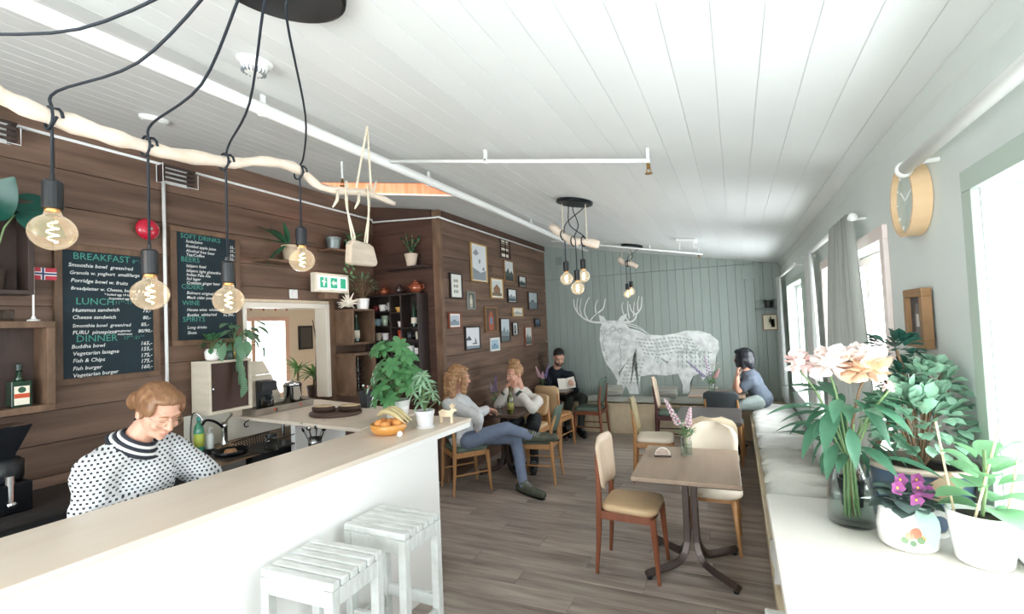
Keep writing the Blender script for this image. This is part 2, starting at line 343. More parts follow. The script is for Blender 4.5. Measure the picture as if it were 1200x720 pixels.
# ================================================================== bar, counters, stools, benches
WPANEL = M('white_lacquered_panel', 'f4f4f2', .35)
bar = thing('bar_counter', 'long white fronted bar with pale birch top, two slatted stools before it', 'bar counter', (-1.975, 0, 0), radians(-2))
G().box((-.53, -1.6, 1.022), (0, 3.2, 1.05)).obj('countertop', BARTOP, bar, bev=.004)
G().box((-.06, -1.6, 0), (-.03, 2.8, 1.021)).obj('front_panel', WPANEL, bar, bev=.002)
G().box((-.03, -1.6, .985), (-.006, 3.19, 1.021)).obj('edge_rail', WPANEL, bar, bev=.003)
G().box((-.5, 2.77, 0), (-.061, 2.8, 1.021)).obj('end_panel', WPANEL, bar, bev=.002)
G().box((-.5, -1.6, .5), (-.061, 2.76, .52)).obj('shelf', PLY, bar); G().box((-.51, -1.6, 0), (-.49, -.9, 1.02)).obj('inner_panel', PLY, bar)
bc = thing('serving_counter', 'pale birch serving counter running from bar to kitchen hatch', 'counter', (-3, 3, 0))
CC = [(-4.3, 2.93), (-3.962, 2.93), (-3.962, 2.80), (-2.455, 2.66), (-2.43, 3.38), (-3.96, 3.72), (-4.3, 3.72)]
G().prism([(a+3, b-3) for a, b in CC], 1.022, 1.0495).obj('countertop', BARTOP, bc, bev=.004)
G().box((-.33, -.2, 0), (-.28, .35, 1.021)).obj('support_panel', WPANEL, bc, bev=.003); G().box((.35, -.2, 0), (.4, .35, 1.021)).obj('support_panel', WPANEL, bc, bev=.003)
G().tube([(-.6, -.05, .87), (-.6, -.05, 1.022)], .015, 10).obj('leg', STEEL, bc)
# bar stools
STW = M('worn_white_paint', 'dde2e1', .55, c2='bdbfba', sc=9, stretch=(1, 4, 1), bump=.05, rnd=.03)
def stool(label, loc, rz, w, d, h, n=6, cross=True):
    t = thing('bar_stool', label, 'stool', loc, rz, None)
    sw = d/n
    for i in range(n): G().box((-w/2, -d/2+i*sw+.003, h-.032), (w/2, -d/2+(i+1)*sw-.005, h)).obj('seat_slat', STW, t, bev=.006)
    for sx in (-1, 1):
        G().box((sx*(w/2-.022)-.02, -d/2+.042, h-.1), (sx*(w/2-.022)+.02, d/2-.042, h-.033)).obj('apron', STW, t, bev=.003)
        for sy in (-1, 1): G().box((sx*(w/2-.022)-.021, sy*(d/2-.021)-.02, 0), (sx*(w/2-.022)+.021, sy*(d/2-.021)+.02, h-.033)).obj('leg', STW, t, bev=.003)
        G().box((sx*(w/2-.022)-.012, -d/2+.042, .24), (sx*(w/2-.022)+.012, d/2-.042, .3)).obj('footrest', STW, t, bev=.003)
    for sy in (-1, 1):
        G().box((-w/2+.044, sy*(d/2-.021)-.015, h-.1), (w/2-.044, sy*(d/2-.021)+.015, h-.033)).obj('apron', STW, t, bev=.003)
        G().box((-w/2+.044, sy*(d/2-.021)-.012, .3), (w/2-.044, sy*(d/2-.021)+.012, .36)).obj('footrest', STW, t, bev=.003)
    return t
stool('worn white slatted bar stool whose top boards show bare wood', (-1.655, 1.54, 0), radians(2), .385, .31, .78)
stool('white slatted bar stool pushed against the end of the white bar front', (-1.655, 2.0, 0), radians(-1), .385, .30, .78)
# window counter with stools under it, benches
wc = thing('window_counter', 'pale birch window counter holding the vase and potted plants', 'counter', (.35, 1, 0))
G().prism([(-.285, -1.6), (.278, -1.6), (.278, .985), (-.285, .97)], 1.075, 1.1).obj('countertop', M('pale_birch_top', 'd6d2ca', .4, c2='cdc8bd', sc=1.6, stretch=(5, .6, 5)), wc, bev=.003)
G().box((.24, -1.6, .98), (.27, .95, 1.074)).obj('wall_batten', PLY, wc); G().box((-.24, .86, .62), (.24, .89, 1.074)).obj('bracket', PLY, wc)
G().box((-.2, -1.2, 0), (-.16, -1.16, 1.074)).obj('leg', PLY, wc)
stool('pale slatted stool tucked under the window counter', (.215, 1.66, 0), 0, .36, .30, .78)
BPLY = M('bench_plywood', 'd8c7a8', .5, c2='cbb898', sc=2.5, stretch=(5, .8, 5))
def bench(label, name, x0, x1, y0, y1, ax):
    t = thing(name, label, 'bench', ((x0+x1)/2, (y0+y1)/2, 0)); ox, oy = (x0+x1)/2, (y0+y1)/2
    G().box((x0-ox, y0-oy, .435), (x1-ox, y1-oy, .46)).obj('seat_board', BPLY, t, bev=.003)
    if ax == 'y':
        n = max(1, round((y1-y0)/1.25))
        for i in range(n): G().box((x0-ox+.025, y0-oy+i*(y1-y0)/n+.002, 0), (x0-ox+.045, y0-oy+(i+1)*(y1-y0)/n-.002, .434)).obj('front_panel', BPLY, t, bev=.002)
    else:
        n = max(1, round((x1-x0)/.95))
        for i in range(n): G().box((x0-ox+i*(x1-x0)/n+.002, y0-oy+.025, 0), (x0-ox+(i+1)*(x1-x0)/n-.002, y0-oy+.045, .434)).obj('front_panel', BPLY, t, bev=.002)
    return t
bench('long plywood bench under the right hand windows', 'window_bench', .10, XR-.003, 2.38, 7.38, 'y')
bench('plywood bench along the green mural wall', 'mural_bench', XP+.004, XR-.003, 7.4, YB-.003, 'x')
def cushion(label, c, d, seed, mat, name='seat_cushion', rz=0, puff=.5, cat='cushion', group=None, rot=None):
    rnd = random.Random(seed); ph = [rnd.uniform(0, 6.28) for _ in range(8)]
    def side(sg):
        def fn(u, v):
            a, b = 2*u-1, 2*v-1
            e = (1-abs(a)**5)*(1-abs(b)**5); e = max(e, 0)**.55
            ww = .011*sin(5*b+ph[0]+1.2*a)+.008*sin(10*b+ph[1]-2*a)+.006*sin(9*a*b+ph[2])+.004*sin(19*b+3*a+ph[3])
            return (a*d[0]/2*(1+.02*sin(5*b+ph[4])), b*d[1]/2*(1+.012*sin(4*a+ph[5])), d[2]/2*(1+sg*e*(1-.15*puff)) + (ww*e if sg > 0 else 0) - (d[2]*.12*e if sg < 0 else 0)*0)
        return fn
    g = G(); g.grid(side(1), 22, 22); g.grid(side(-1), 10, 10)
    o = g.obj(name, mat, smooth=True); o.location = c; o.rotation_euler = rot or (0, 0, rz)
    return tag(o, label, cat, group)
LINEN = M('white_linen', 'c9c8c3', .9, c2='bbbab4', sc=5, bump=.12, bsc=240); LINEN2 = M('greyish_linen', 'aeaea4', .9, c2='a0a096', sc=5, bump=.12, bsc=240)
cys = [7.34, 6.78, 6.2, 5.58, 5.02, 4.46, 4.0, 3.55, 3.04, 2.52]
cl = ['white linen seat pad at the corner of the two benches', 'white linen seat pad the grey shirted woman sits on', 'white linen seat pad beside the seated grey shirted woman', 'rumpled white linen bench pad across from the dark table top', 'grey linen bench pad between two white ones under the white curtain', 'rumpled grey linen bench pad across from the cream padded chair',
      'creased grey linen bench pad beside the hanging grey curtain', 'flat white linen bench pad seen just beyond the window counter', 'white linen bench pad hanging over the bench edge under the window counter']
for i in range(9):
    y1, y0 = cys[i], cys[i+1]
    cushion(cl[i], ((.13+XR-.02)/2 + (-.03 if i == 8 else 0), (y0+y1)/2, .461), (XR-.02-.13, y1-y0-.012, .085), i, LINEN2 if i in (4, 5, 6) else LINEN, group='linen pads on the window bench')
for i, (x0, x1) in enumerate(((-2.96, -2.3), (-2.28, -1.62), (-1.6, -.96), (-.94, -.3))):
    cushion(['grey linen pad on the wall bench under the reading man', 'grey linen pad on the wall bench below the mural head', 'grey linen pad on the wall bench below the mural belly', 'grey linen pad on the wall bench behind the flowers'][i], ((x0+x1)/2, 7.66, .461), (x1-x0, .5, .05), 20+i, LINEN2, group='linen pads on the wall bench')
for i, (x, rzv) in enumerate(((-1.93, .1), (-1.06, -.15), (-.5, .2))):
    cushion(['grey scatter pillow leaning on the mural between man and deer head', 'pale grey scatter pillow leaning on the mural behind the table', 'pale scatter pillow leaning on the mural next to flowers'][i], (x, 7.87, .585), (.4, .17, .10), 40+i, LINEN2, 'scatter_pillow', cat='pillow', group='pillows on the wall bench', rot=(radians(72), 0, rzv))
# ------------------------------------------------------------------ pedestal tables
TBASE = M('dark_bronze_metal', '4b403b', .35, metal=.5)
def table(label, x0, x1, y0, y1, top, edge, h=.72, rz=0):
    cx, cy = (x0+x1)/2, (y0+y1)/2; w, d = x1-x0, y1-y0
    t = thing('cafe_table', label, 'table', (cx, cy, 0), rz)
    tp = G().box((-w/2, -d/2, h-.028), (w/2, d/2, h)).obj('tabletop', top, t, bev=.004)
    G().box((-w/2+.004, -d/2+.004, h-.033), (w/2-.004, d/2-.004, h-.0285)).obj('edge_band', edge, tp)
    k = min(w, d)*.60
    for i, a in enumerate((45, 135, 225, 315)):
        c, s = cos(radians(a)), sin(radians(a)); r0 = .04
        pts = [(c*r0, s*r0, h-.04), (c*r0, s*r0, .26), (c*(r0+.01), s*(r0+.01), .16), (c*(r0+.05), s*(r0+.05), .085), (c*(r0+.12), s*(r0+.12), .05), (c*k, s*k, .036)]
        G().tube(smooth_line(pts, 3), .031, 4).obj('leg', TBASE, t, bev=.004)
        G().lathe([(.018, 0), (.018, .016)], (c*(k-.02), s*(k-.02), 0), 10).obj('foot', BLACK, t)
    G().box((-w*.3, -.03, h-.045), (w*.3, .03, h-.034)).obj('crossbar', TBASE, t); G().box((-.03, -d*.3, h-.056), (.03, d*.3, h-.046)).obj('crossbar', TBASE, t)
    return t
TOPB = M('brown_table_veneer', 'a58f7b', .3, c2='927c68', sc=3, stretch=(4, .5, 4)); TOPD = M('dark_table_top', '5a5250', .4, c2='4c4543', sc=3)
TOPW = M('walnut_table_top', '5e4a40', .35, c2='4c3a32', sc=3, stretch=(4, .6, 4)); EDGE = M('dark_edge', '4a4038', .4)
table('brown veneer pedestal table with a jar of flowers and paper card', -.69, -.03, 3.2, 4.03, TOPB, EDGE, rz=radians(1.5))
table('dark grey topped pedestal table behind the cream padded chairs', -.62, .0, 5.05, 5.85, TOPD, EDGE)
table('small table the grey shirted woman leans her elbow on', -.62, .06, 6.68, 7.3, TOPB, EDGE)
table('dark walnut table with wine bottle and glass between two women', -2.86, -2.28, 4.92, 5.52, TOPW, EDGE)
table('dark walnut table of the man reading a book', -2.84, -2.3, 6.68, 7.32, TOPW, EDGE)
# ------------------------------------------------------------------ chairs (local +Y is the way the sitter looks)
TEAK = M('red_brown_teak', '8a5238', .4, c2='6f3d29', sc=5, stretch=(3, 3, .6), bump=.03); OAK = M('honey_oak', 'b98a5c', .45, c2='a3764a', sc=5, stretch=(3, 3, .6), bump=.03)
DTEAK = M('dark_rosewood', '5e3630', .4, c2='48282a', sc=5, stretch=(3, 3, .6))
TAN = M('tan_leather', 'd0b38c', .5, c2='c4a680', sc=4, bump=.05, bsc=150); GREENF = M('grey_green_upholstery', '5f6f63', .8, c2='536257', sc=8, bump=.1, bsc=200)
CREAMF2 = M('cream_upholstery', 'e8dcc9', .7, c2='dfd2bd', sc=5, bump=.05, bsc=200); PALEB = M('pale_maple_back', 'e0cbb4', .45, c2='d4bda3', sc=4, stretch=(4, 4, .6))
OLIVE = M('olive_tan_leather', 'a39673', .5, c2='948663', sc=5, bump=.05); GREYF = M('charcoal_upholstery', '434a4d', .85, c2='3a4043', sc=6, bump=.1, bsc=200)
def pad(w0, w1, d0, d1, z, th, name, mat, t, y_off=0, round_=.09):      # rounded seat pad: front width w1, rear width w0
    poly = []
    for cx, cy, a0 in ((w1/2-round_, d1-round_, 0), (-w1/2+round_, d1-round_, 90), (-w0/2+round_*.7, d0+round_*.7, 180), (w0/2-round_*.7, d0+round_*.7, 270)):
        for k in range(5): a = radians(a0+k*22.5); rr = round_ if a0 < 180 else round_*.7; poly.append((cx+rr*cos(a), cy+rr*sin(a)))
    g = G(); n = len(poly); cx0 = sum(p[0] for p in poly)/n; cy0 = sum(p[1] for p in poly)/n; rings = []
    for sc, dz in ((.97, 0), (1, .25), (1, .6), (.96, .86), (.85, .97), (.5, 1.06)): rings.append([(cx0+(p[0]-cx0)*sc, cy0+(p[1]-cy0)*sc, z+th*dz) for p in poly])
    vs = sum(rings, []); fs = [(i*n+k, i*n+(k+1) % n, (i+1)*n+(k+1) % n, (i+1)*n+k) for i in range(5) for k in range(n)] + [tuple(range(n-1, -1, -1)), tuple(5*n+k for k in range(n))]
    g.add(vs, fs); return g.obj(name, mat, t, smooth=True)
def backpad(w0, w1, z0, z1, yb, lean, curve, th, name, mat, t, rnd=.06):      # curved, rounded back panel
    def pt(u, v, s):
        a = 2*u-1; zz = z0+(z1-z0)*v; w = w0+(w1-w0)*v
        e = min(v*(z1-z0), (1-v)*(z1-z0))
        ins = 0 if e > rnd else rnd-sqrt(max(rnd**2-(rnd-e)**2, 0))
        x = a*(w/2-ins)
        ed = min(1, (1-abs(a))*8, v*10, (1-v)*10)**.5 if s else 1
        return (x, yb-lean*(zz-z0)-curve*(1-a*a)+(th*(.35+.65*ed) if s else 0), zz)
    g = G(); g.grid(lambda u, v: pt(u, v, 0), 14, 12); g.grid(lambda u, v: pt(u, v, 1), 14, 12)
    n = 15; b0, b1 = 0, 15*13
    fs = []
    per = [i*13 for i in range(15)] + [14*13+j for j in range(1, 13)] + [i*13+12 for i in range(13, -1, -1)] + [j for j in range(11, 0, -1)]
    for i in range(len(per)): a, b = per[i], per[(i+1) % len(per)]; fs.append((a, b, b1+b, b1+a))
    g.f += fs; g.m += [0]*len(fs)
    return g.obj(name, mat, t, smooth=True)
def chair(label, loc, face, wood, seatm, backm, top=.86, sh=.45, w=.41, back_z=.55, seat_th=.05, lean=.15, rails=True, group=None, bw=None):
    t = thing('dining_chair', label, 'chair', (*loc, 0), atan2(face[1], face[0])-pi/2, group)
    d = .40; bw = bw or w
    for s in (-1, 1):
        # front leg, tapering, splayed a little
        G().tube([(s*(w/2-.02), d/2-.02, sh-.03), (s*(w/2-.015), d/2-.005, .2), (s*(w/2-.005), d/2+.005, 0)], [.024, .02, .013], 6).obj('leg', wood, t, smooth=False, bev=.003)
        # rear leg sweeping into the back post
        pts = [(s*(w/2-.01), -d/2-.015, 0), (s*(w/2-.018), -d/2+.005, .22), (s*(w/2-.025), -d/2+.015, sh-.02), (s*(w/2-.03), -d/2+.018, sh+.12), (s*(w/2-.035), -d/2+.035-lean*(top-.1-sh)*.85, top-.1)]
        G().tube(smooth_line(pts, 3), [.013, .015, .017, .019, .021, .022, .023, .022, .021, .02, .018, .015, .012], 6).obj('back_leg', wood, t, bev=.003)
        G().box((s*(w/2-.024)-.009, -d/2+.02, sh-.075), (s*(w/2-.024)+.009, d/2-.03, sh-.02)).obj('side_rail', wood, t, bev=.003)
        if rails: G().tube([(s*(w/2-.018), -d/2-.005, .2), (s*(w/2-.018), d/2-.01, .2)], .009, 6).obj('stretcher', wood, t)
    G().box((-w/2+.03, d/2-.035, sh-.07), (w/2-.03, d/2-.017, sh-.02)).obj('front_rail', wood, t, bev=.003)
    G().box((-w/2+.03, -d/2+.005, sh-.07), (w/2-.03, -d/2+.023, sh-.02)).obj('rear_rail', wood, t, bev=.003)
    pad(w-.03, w+.01, -d/2+.025, d/2+.01, sh-.019, seat_th, 'seat', seatm, t)
    backpad(bw-.08, bw-.02, back_z, top, -d/2+.05-lean*(back_z-sh)*.8, lean, .03, .03, 'backrest', backm, t)
    return t
chair('teak dining chair with tan leather seat and pale back at the brown table', (-.745, 3.47), (1, -.03), TEAK, TAN, PALEB, top=.91, back_z=.56, w=.38, rails=False, bw=.42, lean=.08)
chair('oak chair with green upholstery carrying the woman in jeans', (-2.74, 4.54), (.62, .78), OAK, GREENF, GREENF, top=.80)
chair('empty oak chair with green back at the wine bottle table', (-2.08, 5.06), (-1, -.12), OAK, GREENF, GREENF, top=.84, lean=.3)
chair('oak chair under the woman holding hands to her mouth', (-2.45, 5.68), (-.1, -1), OAK, TAN, TAN, top=.82)
chair('oak chair with tan padded back facing the reading man', (-2.40, 6.44), (.12, 1), OAK, OAK, TAN, top=.88, back_z=.5)
chair('red brown chair with green seat and back by the mural bench', (-2.03, 7.03), (-1, .02), TEAK, GREENF, GREENF, top=.9, back_z=.52, w=.42, lean=.16)
def shellchair(label, loc, face, wood, mat, top, w=.44):
    t = thing('padded_chair', label, 'chair', (*loc, 0), atan2(face[1], face[0])-pi/2)
    for sx in (-1, 1):
        for sy in (-1, 1): G().tube([(sx*.15, sy*.15, .41), (sx*.185, sy*.19, 0)], [.02, .012], 8).obj('leg', wood, t, smooth=True)
        G().box((sx*.16-.01, -.15, .36), (sx*.16+.01, .15, .4)).obj('side_rail', wood, t, bev=.002)
    G().box((-.15, .14, .36), (.15, .16, .4)).obj('front_rail', wood, t, bev=.002)
    pad(w-.06, w, -.21, .22, .405, .065, 'seat', mat, t, round_=.12)
    backpad(w-.06, w-.02, .47, top, -.17, .16, .075, .05, 'backrest', mat, t, rnd=.13)
    return t
shellchair('cream padded chair tucked in at far side of the brown table', (-.24, 4.05), (0, -1), OAK, CREAMF2, .87)
shellchair('beige padded chair standing back to back with the cream one', (-.25, 4.78), (-.05, 1), OAK, M('beige_upholstery', 'd9c9ac', .7, c2='cdbc9e', sc=5), .87)
chair('chair with olive leather back and beige seat beside the dark table', (-.88, 5.42), (1, .1), OAK, CREAMF2, OLIVE, top=.88, back_z=.5, w=.38)
chair('rosewood chair with narrow pale back close to the mural bench', (-.86, 6.86), (1, .05), DTEAK, GREENF, PALEB, top=.93, back_z=.52, w=.36)
chair('oak chair with charcoal padded back in front of the small table', (-.2, 6.36), (.05, 1), OAK, GREYF, GREYF, top=.86, back_z=.48, w=.42)
# ================================================================== left wall: boards, shelves, small things
def text_geo(g, txt, x, y, size, M, shear=.12, bold=.0, jit=0):
    cu = bpy.data.curves.new('t', 'FONT'); cu.body = txt; cu.size = size; cu.shear = shear; cu.offset = bold; cu.resolution_u = 2
    ob = bpy.data.objects.new('t', cu); COL.objects.link(ob)
    me = bpy.data.meshes.new_from_object(ob.evaluated_get(bpy.context.evaluated_depsgraph_get()))
    r = random.uniform(-jit, jit)
    g.add([(x+v.co.x*cos(r)-v.co.y*sin(r), y+v.co.y*cos(r)+v.co.x*sin(r), 0) for v in me.vertices], [tuple(p.vertices) for p in me.polygons], M)
    w = max([v.co.x for v in me.vertices] or [0])
    bpy.data.objects.remove(ob); bpy.data.curves.remove(cu); bpy.data.meshes.remove(me)
    return w
WALLM = Mx(((0, 0, 1, 0), (1, 0, 0, 0), (0, 1, 0, 0), (0, 0, 0, 1)))     # x -> +Y, y -> +Z, z -> +X
CHALKB = M('chalkboard_slate', '13262f', .75, c2='172d36', sc=4); CHALK = M('white_chalk', 'e9ece9', .9); CHALKG = M('green_chalk', '4f9a8b', .9)
def blackboard(label, y0, y1, z0, z1, heads, lines):
    t = thing('menu_blackboard', label, 'blackboard', (XL+.004, y0, z0)); w, h = y1-y0, z1-z0
    f = .042
    for p, q in (((0, 0, 0), (.028, w, f)), ((0, 0, h-f), (.028, w, h)), ((0, 0, f), (.028, f, h-f)), ((0, w-f, f), (.028, w, h-f))): G().box(p, q).obj('frame_strip', OLDWOOD, t, bev=.003)
    s = G().box((.002, f, f), (.016, w-f, h-f)).obj('slate', CHALKB, t)
    Mw = Mx.Translation((.0175, 0, 0)) @ WALLM
    for L_, sh, bo, ji, mt, nm in ((heads, 0, 0, .01, CHALKG, 'heading_lettering'), (lines, .18, .0003, .02, CHALK, 'lettering')):
        for tx, x, y, sz in L_: g = G(); text_geo(g, tx, x*w, h-y*h, sz*.86, Mw, shear=sh, bold=bo, jit=ji); g.obj(nm, mt, s)
    return t
S1 = .041
blackboard('larger chalk menu of breakfast, lunch and dinner beside the flag', 1.555, 2.175, 1.475, 2.405,
  [('BREAKFAST', .16, .105, .075), ('8°°-11°°', .72, .10, .04), ('LUNCH', .18, .43, .075), ('11°°-17°°', .54, .425, .04), ('DINNER', .18, .70, .075), ('17°°-21°°', .62, .695, .04)],
  [('Smoothie bowl  green/red', .12, .16, S1), ('Granola w. yoghurt  small/large', .13, .215, S1*.92), ('55', .86, .215, S1), ('Porridge bowl w. fruits', .14, .27, S1), ('Breadplatter w. Cheese, butter & jam', .14, .325, S1*.86),
   ('* boiled egg 10 kr', .44, .36, .025), ('Scrambled egg 20 kr', .48, .39, .025), ('Hummus sandwich', .15, .485, S1), ('75,-', .82, .485, S1), ('Cheese sandwich', .15, .535, S1), ('80,-', .82, .54, S1),
   ('Smoothie bowl  green/red', .15, .595, S1*.9), ('85,-', .80, .595, S1), ('FURU  pinsapizza', .15, .645, S1), ('margherita/', .54, .635, .024), ('mushroom', .56, .66, .024), ('80/90,-', .77, .645, S1*.95),
   ('Buddha bowl', .14, .745, S1), ('165,-', .79, .745, S1*1.1), ('Vegetarian lasagne', .15, .795, S1), ('155,-', .79, .79, S1*1.1), ('Fish & Chips', .15, .845, S1), ('175,-', .79, .84, S1*1.1), ('Fish burger', .15, .9, S1), ('175,-', .79, .885, S1*1.1), ('Vegetarian burger', .15, .95, S1), ('160,-', .79, .93, S1*1.1)])
S2 = .038
blackboard('smaller chalk menu of drinks hanging beyond the white pipe', 2.265, 2.84, 1.69, 2.635,
  [('SOFT DRINKS', .13, .09, .062), ('BEERS', .13, .29, .066), ('CIDERS', .13, .52, .062), ('WINE', .14, .66, .062), ('SPIRITS', .14, .80, .066)],
  [('Soda/juice', .2, .125, S2), ('Bottled apple juice', .2, .165, S2), ('Alcohol free beer', .2, .205, S2), ('Tea/Coffee', .2, .24, S2), ('35,-', .84, .13, S2), ('35,-', .84, .165, S2), ('59,-', .84, .205, S2), ('30/35,-', .76, .24, S2),
   ('Isbjørn fatøl', .2, .335, S2), ('Isbjørn light glutenfree', .2, .375, S2), ('Indian Pale Ale', .2, .41, S2), ('Sol lager', .2, .445, S2), ('Crabbies ginger beer', .2, .48, S2), ('Bulmers original cider', .2, .565, S2), ('Mack cider pear', .2, .605, S2),
   ('House wine  white/red', .2, .71, S2), ('Bottles  white/red', .2, .755, S2), ('fra 399,-', .72, .755, S2*.9), ('Long drinks', .2, .86, S2), ('Shots', .2, .905, S2)])
t = thing('fire_alarm_bell', 'round red fire alarm bell above the breakfast menu', 'alarm bell', (XL+.003, 2.1, 2.575))
RY = Mx.Rotation(radians(90), 4, 'Y')
G().lathe([(.045, 0), (.045, .02)], n=20, M=RY).obj('back_plate', M('red_base', '8c1f28', .5), t)
G().lathe([(.078, .02), (.08, .03), (.072, .05), (.045, .066), (.02, .07), (.001, .071)], n=28, M=RY).obj('gong', M('red_enamel', 'c4203a', .25, coat=.4), t, smooth=True)
G().lathe([(.012, .07), (.012, .078), (.001, .079)], n=10, M=RY).obj('center_bolt', STEEL, t)
tag(G().tube([(XL+.02, 2.225, 1.07), (XL+.02, 2.222, 3.05)], .0125, 10).obj('wall_pipe', WHITEP, smooth=True), 'upright white pipe between the two chalk menus', 'pipe')
# louvred box at the top of the wall and one further left
def wirebox(label, y0, y1, z0, z1):
    t = thing('speaker_crate', label, 'wall crate', (XL+.004, y0, z0)); w, h = y1-y0, z1-z0; D = .10
    G().box((0, 0, 0), (.01, w, h)).obj('back_panel', WHITEP, t)
    for i in range(4): G().box((D-.015, 0, i*h/3.6), (D, w, i*h/3.6+h*.14)).obj('slat', DARKWOOD, t, bev=.002)
    for yy in (0, w-.02): G().box((.011, yy, 0), (D-.016, yy+.02, h*.97)).obj('side_panel', DARKWOOD, t, bev=.002)
    G().tube([(D+.006, -.01, h), (D+.006, -.01, -.02), (D+.006, w+.012, -.02), (D+.006, w+.012, h*.7)], .003, 5).obj('loose_wire', WHITEP, t)
wirebox('dark slatted crate high on the wall over the white pipe', 2.18, 2.42, 2.96, 3.09)
wirebox('dark slatted crate high on the wall above the flag', 1.12, 1.36, 2.98, 3.10)
# shelf crates at the left picture edge
def crate(name, label, x1, y0, y1, z0, z1, th=.022, back=True, mat=OLDWOOD, mid=()):
    t = thing(name, label, 'shelf', (XL+.004, y0, z0)); D = x1-XL-.004; w, h = y1-y0, z1-z0
    G().box((0, 0, 0), (D, w, th)).obj('bottom_board', mat, t, bev=.003); G().box((0, 0, h-th), (D, w, h)).obj('top_board', mat, t, bev=.003)
    for yy in (0, w-th): G().box((0, yy, th), (D, yy+th, h-th)).obj('side_board', mat, t, bev=.003)
    if back: G().box((0, th, th), (.008, w-th, h-th)).obj('back_board', DARKWOOD, t)
    for zz in mid: G().box((.008, th, zz), (D-.01, w-th, zz+.016)).obj('shelf_board', mat, t, bev=.002)
    return t
crate('bottle_crate', 'weathered wooden crate shelf with liqueur bottle under the flag', -3.80, .95, 1.5, 1.345, 1.89, .04, mat=OLDWOOD)
crate('plant_crate', 'dark open crate on the wall holding big leaved plant', -3.82, 1.0, 1.41, 2.05, 2.62, .026, mat=DARKWOOD)
def bottle(label, loc, prof, body, name='bottle', cap=None, lab=None, labels=()):
    t = thing(name, label, 'bottle', loc); G().lathe(prof, n=16).obj('glass_body', body, t, smooth=True)
    if cap: G().lathe([(cap[0], cap[1]), (cap[0], cap[2]), (cap[0]*.8, cap[2]+.002)], n=12).obj('cap', cap[3], t, smooth=False)
    for (z0, z1, r, m) in labels: G().lathe([(r, z0), (r, z1)], n=16).obj('paper_label', m, t, smooth=True)
    return t
DGREEN = M('dark_green_glass', '1d3a2a', .12, spec=.6, coat=.5); LAB = M('cream_label', 'ece6d4', .7); LABO = M('orange_label', 'c9542f', .7)
t = thing('liqueur_bottle', 'square dark green bottle with cream and orange label on crate shelf', 'bottle', (-3.88, 1.36, 1.386))
G().box((-.035, -.045, 0), (.035, .045, .15)).box((-.02, -.02, .15), (.02, .02, .155)).obj('glass_body', DGREEN, t, bev=.008)
G().lathe([(.03, .15), (.014, .175), (.013, .22)], n=12).obj('neck', DGREEN, t, smooth=True); G().lathe([(.016, .215), (.016, .25), (.008, .256)], n=12).obj('cap', M('dark_cap', '22312c', .4), t)
G().box((.0355, -.034, .012), (.0365, .034, .122)).obj('paper_label', LAB, t); G().box((.0366, -.034, .052), (.0372, .034, .078)).obj('label_band', LABO, t)
G().lathe([(.018, .0366), (.018, .0372)], n=16, M=Mx.Translation((0, 0, .1)) @ RY).obj('label_emblem', M('dark_green_print', '31583f', .7), t)
t = thing('table_flag', 'small red flag with white edged blue cross on white stand', 'flag', (-3.86, 1.42, 1.892))
G().lathe([(.03, 0), (.03, .008), (.012, .014), (.008, .03)], n=16).obj('base', WHITEP, t); G().tube([(0, 0, .02), (0, 0, .33)], .005, 8).obj('pole', WHITEP, t)
FR, FW, FBl = M('flag_red', 'b03844', .8), M('flag_white', 'e8e4e4', .8), M('flag_blue', '2f3c63', .8)
def fl(y0, y1, z0, z1, m, nm, dx): G().grid(lambda u, v: (dx+.004*sin((y0+(y1-y0)*u)*70), y0+(y1-y0)*u, z0+(z1-z0)*v), 8, 2).obj(nm, m, t, smooth=True)
fl(.006, .11, .255, .33, FR, 'cloth', 0)
for dx in (.0012, -.0012):
    fl(.006, .11, .281, .304, FW, 'white_cross', dx); fl(.034, .057, .255, .33, FW, 'white_cross', dx)
    fl(.006, .11, .287, .298, FBl, 'blue_cross', dx*2); fl(.040, .051, .255, .33, FBl, 'blue_cross', dx*2)
for i in range(2):
    t = tag(G().lathe([(.026, 0), (.03, .004), (.031, .07), (.029, .07), (.026, .006), (.001, .006)], n=16).obj('drinking_glass', GLASS, smooth=True, loc=(-3.88, 1.24+i*.07, 1.892)), ['small drinking glass near the flag stand', 'small drinking glass next to the one by the flag stand'][i], 'glass')
# coffee grinder and back work surface in the dark corner
wk = thing('work_counter', 'dark back counter with sink against the brown wall', 'counter', (-3.7, 1.6, 0))
DKC = M('dark_counter_front', '2c2e31', .6); WTOP = M('wood_worktop', 'a98f73', .5, c2='967d62', sc=3)
G().box((-.27, -1.6, .82), (.30, .62, .855)).obj('worktop', M('dark_worktop', '33302f', .5), wk); G().box((-.27, .9, .82), (.30, 1.9, .855)).obj('worktop', WTOP, wk)
G().box((-.27, .62, .82), (-.22, .9, .855)).obj('worktop_strip', WTOP, wk); G().box((.24, .62, .82), (.30, .9, .855)).obj('worktop_strip', WTOP, wk)
G().box((-.27, -1.6, .05), (.26, .6, .819)).obj('cupboard', DKC, wk); G().box((-.27, .95, .05), (.26, 1.9, .819)).obj('cupboard', DKC, wk)
G().box((-.22, .62, .70), (.24, .9, .705)).box((-.22, .62, .70), (-.215, .9, .857)).box((.235, .62, .70), (.24, .9, .857)).box((-.22, .62, .70), (.24, .625, .857)).box((-.22, .895, .70), (.24, .9, .857)).obj('sink_basin', STEEL, wk)
t = thing('coffee_grinder', 'black coffee grinder with funnel hopper in the dark corner', 'grinder', (-3.62, 1.2, .856))
G().box((-.1, -.1, 0), (.1, .09, .16)).obj('base', BLACKM, t, bev=.01); G().lathe([(.075, .16), (.085, .18), (.085, .27), (.06, .29)], n=20).obj('burr_housing', BLACK, t, smooth=True)
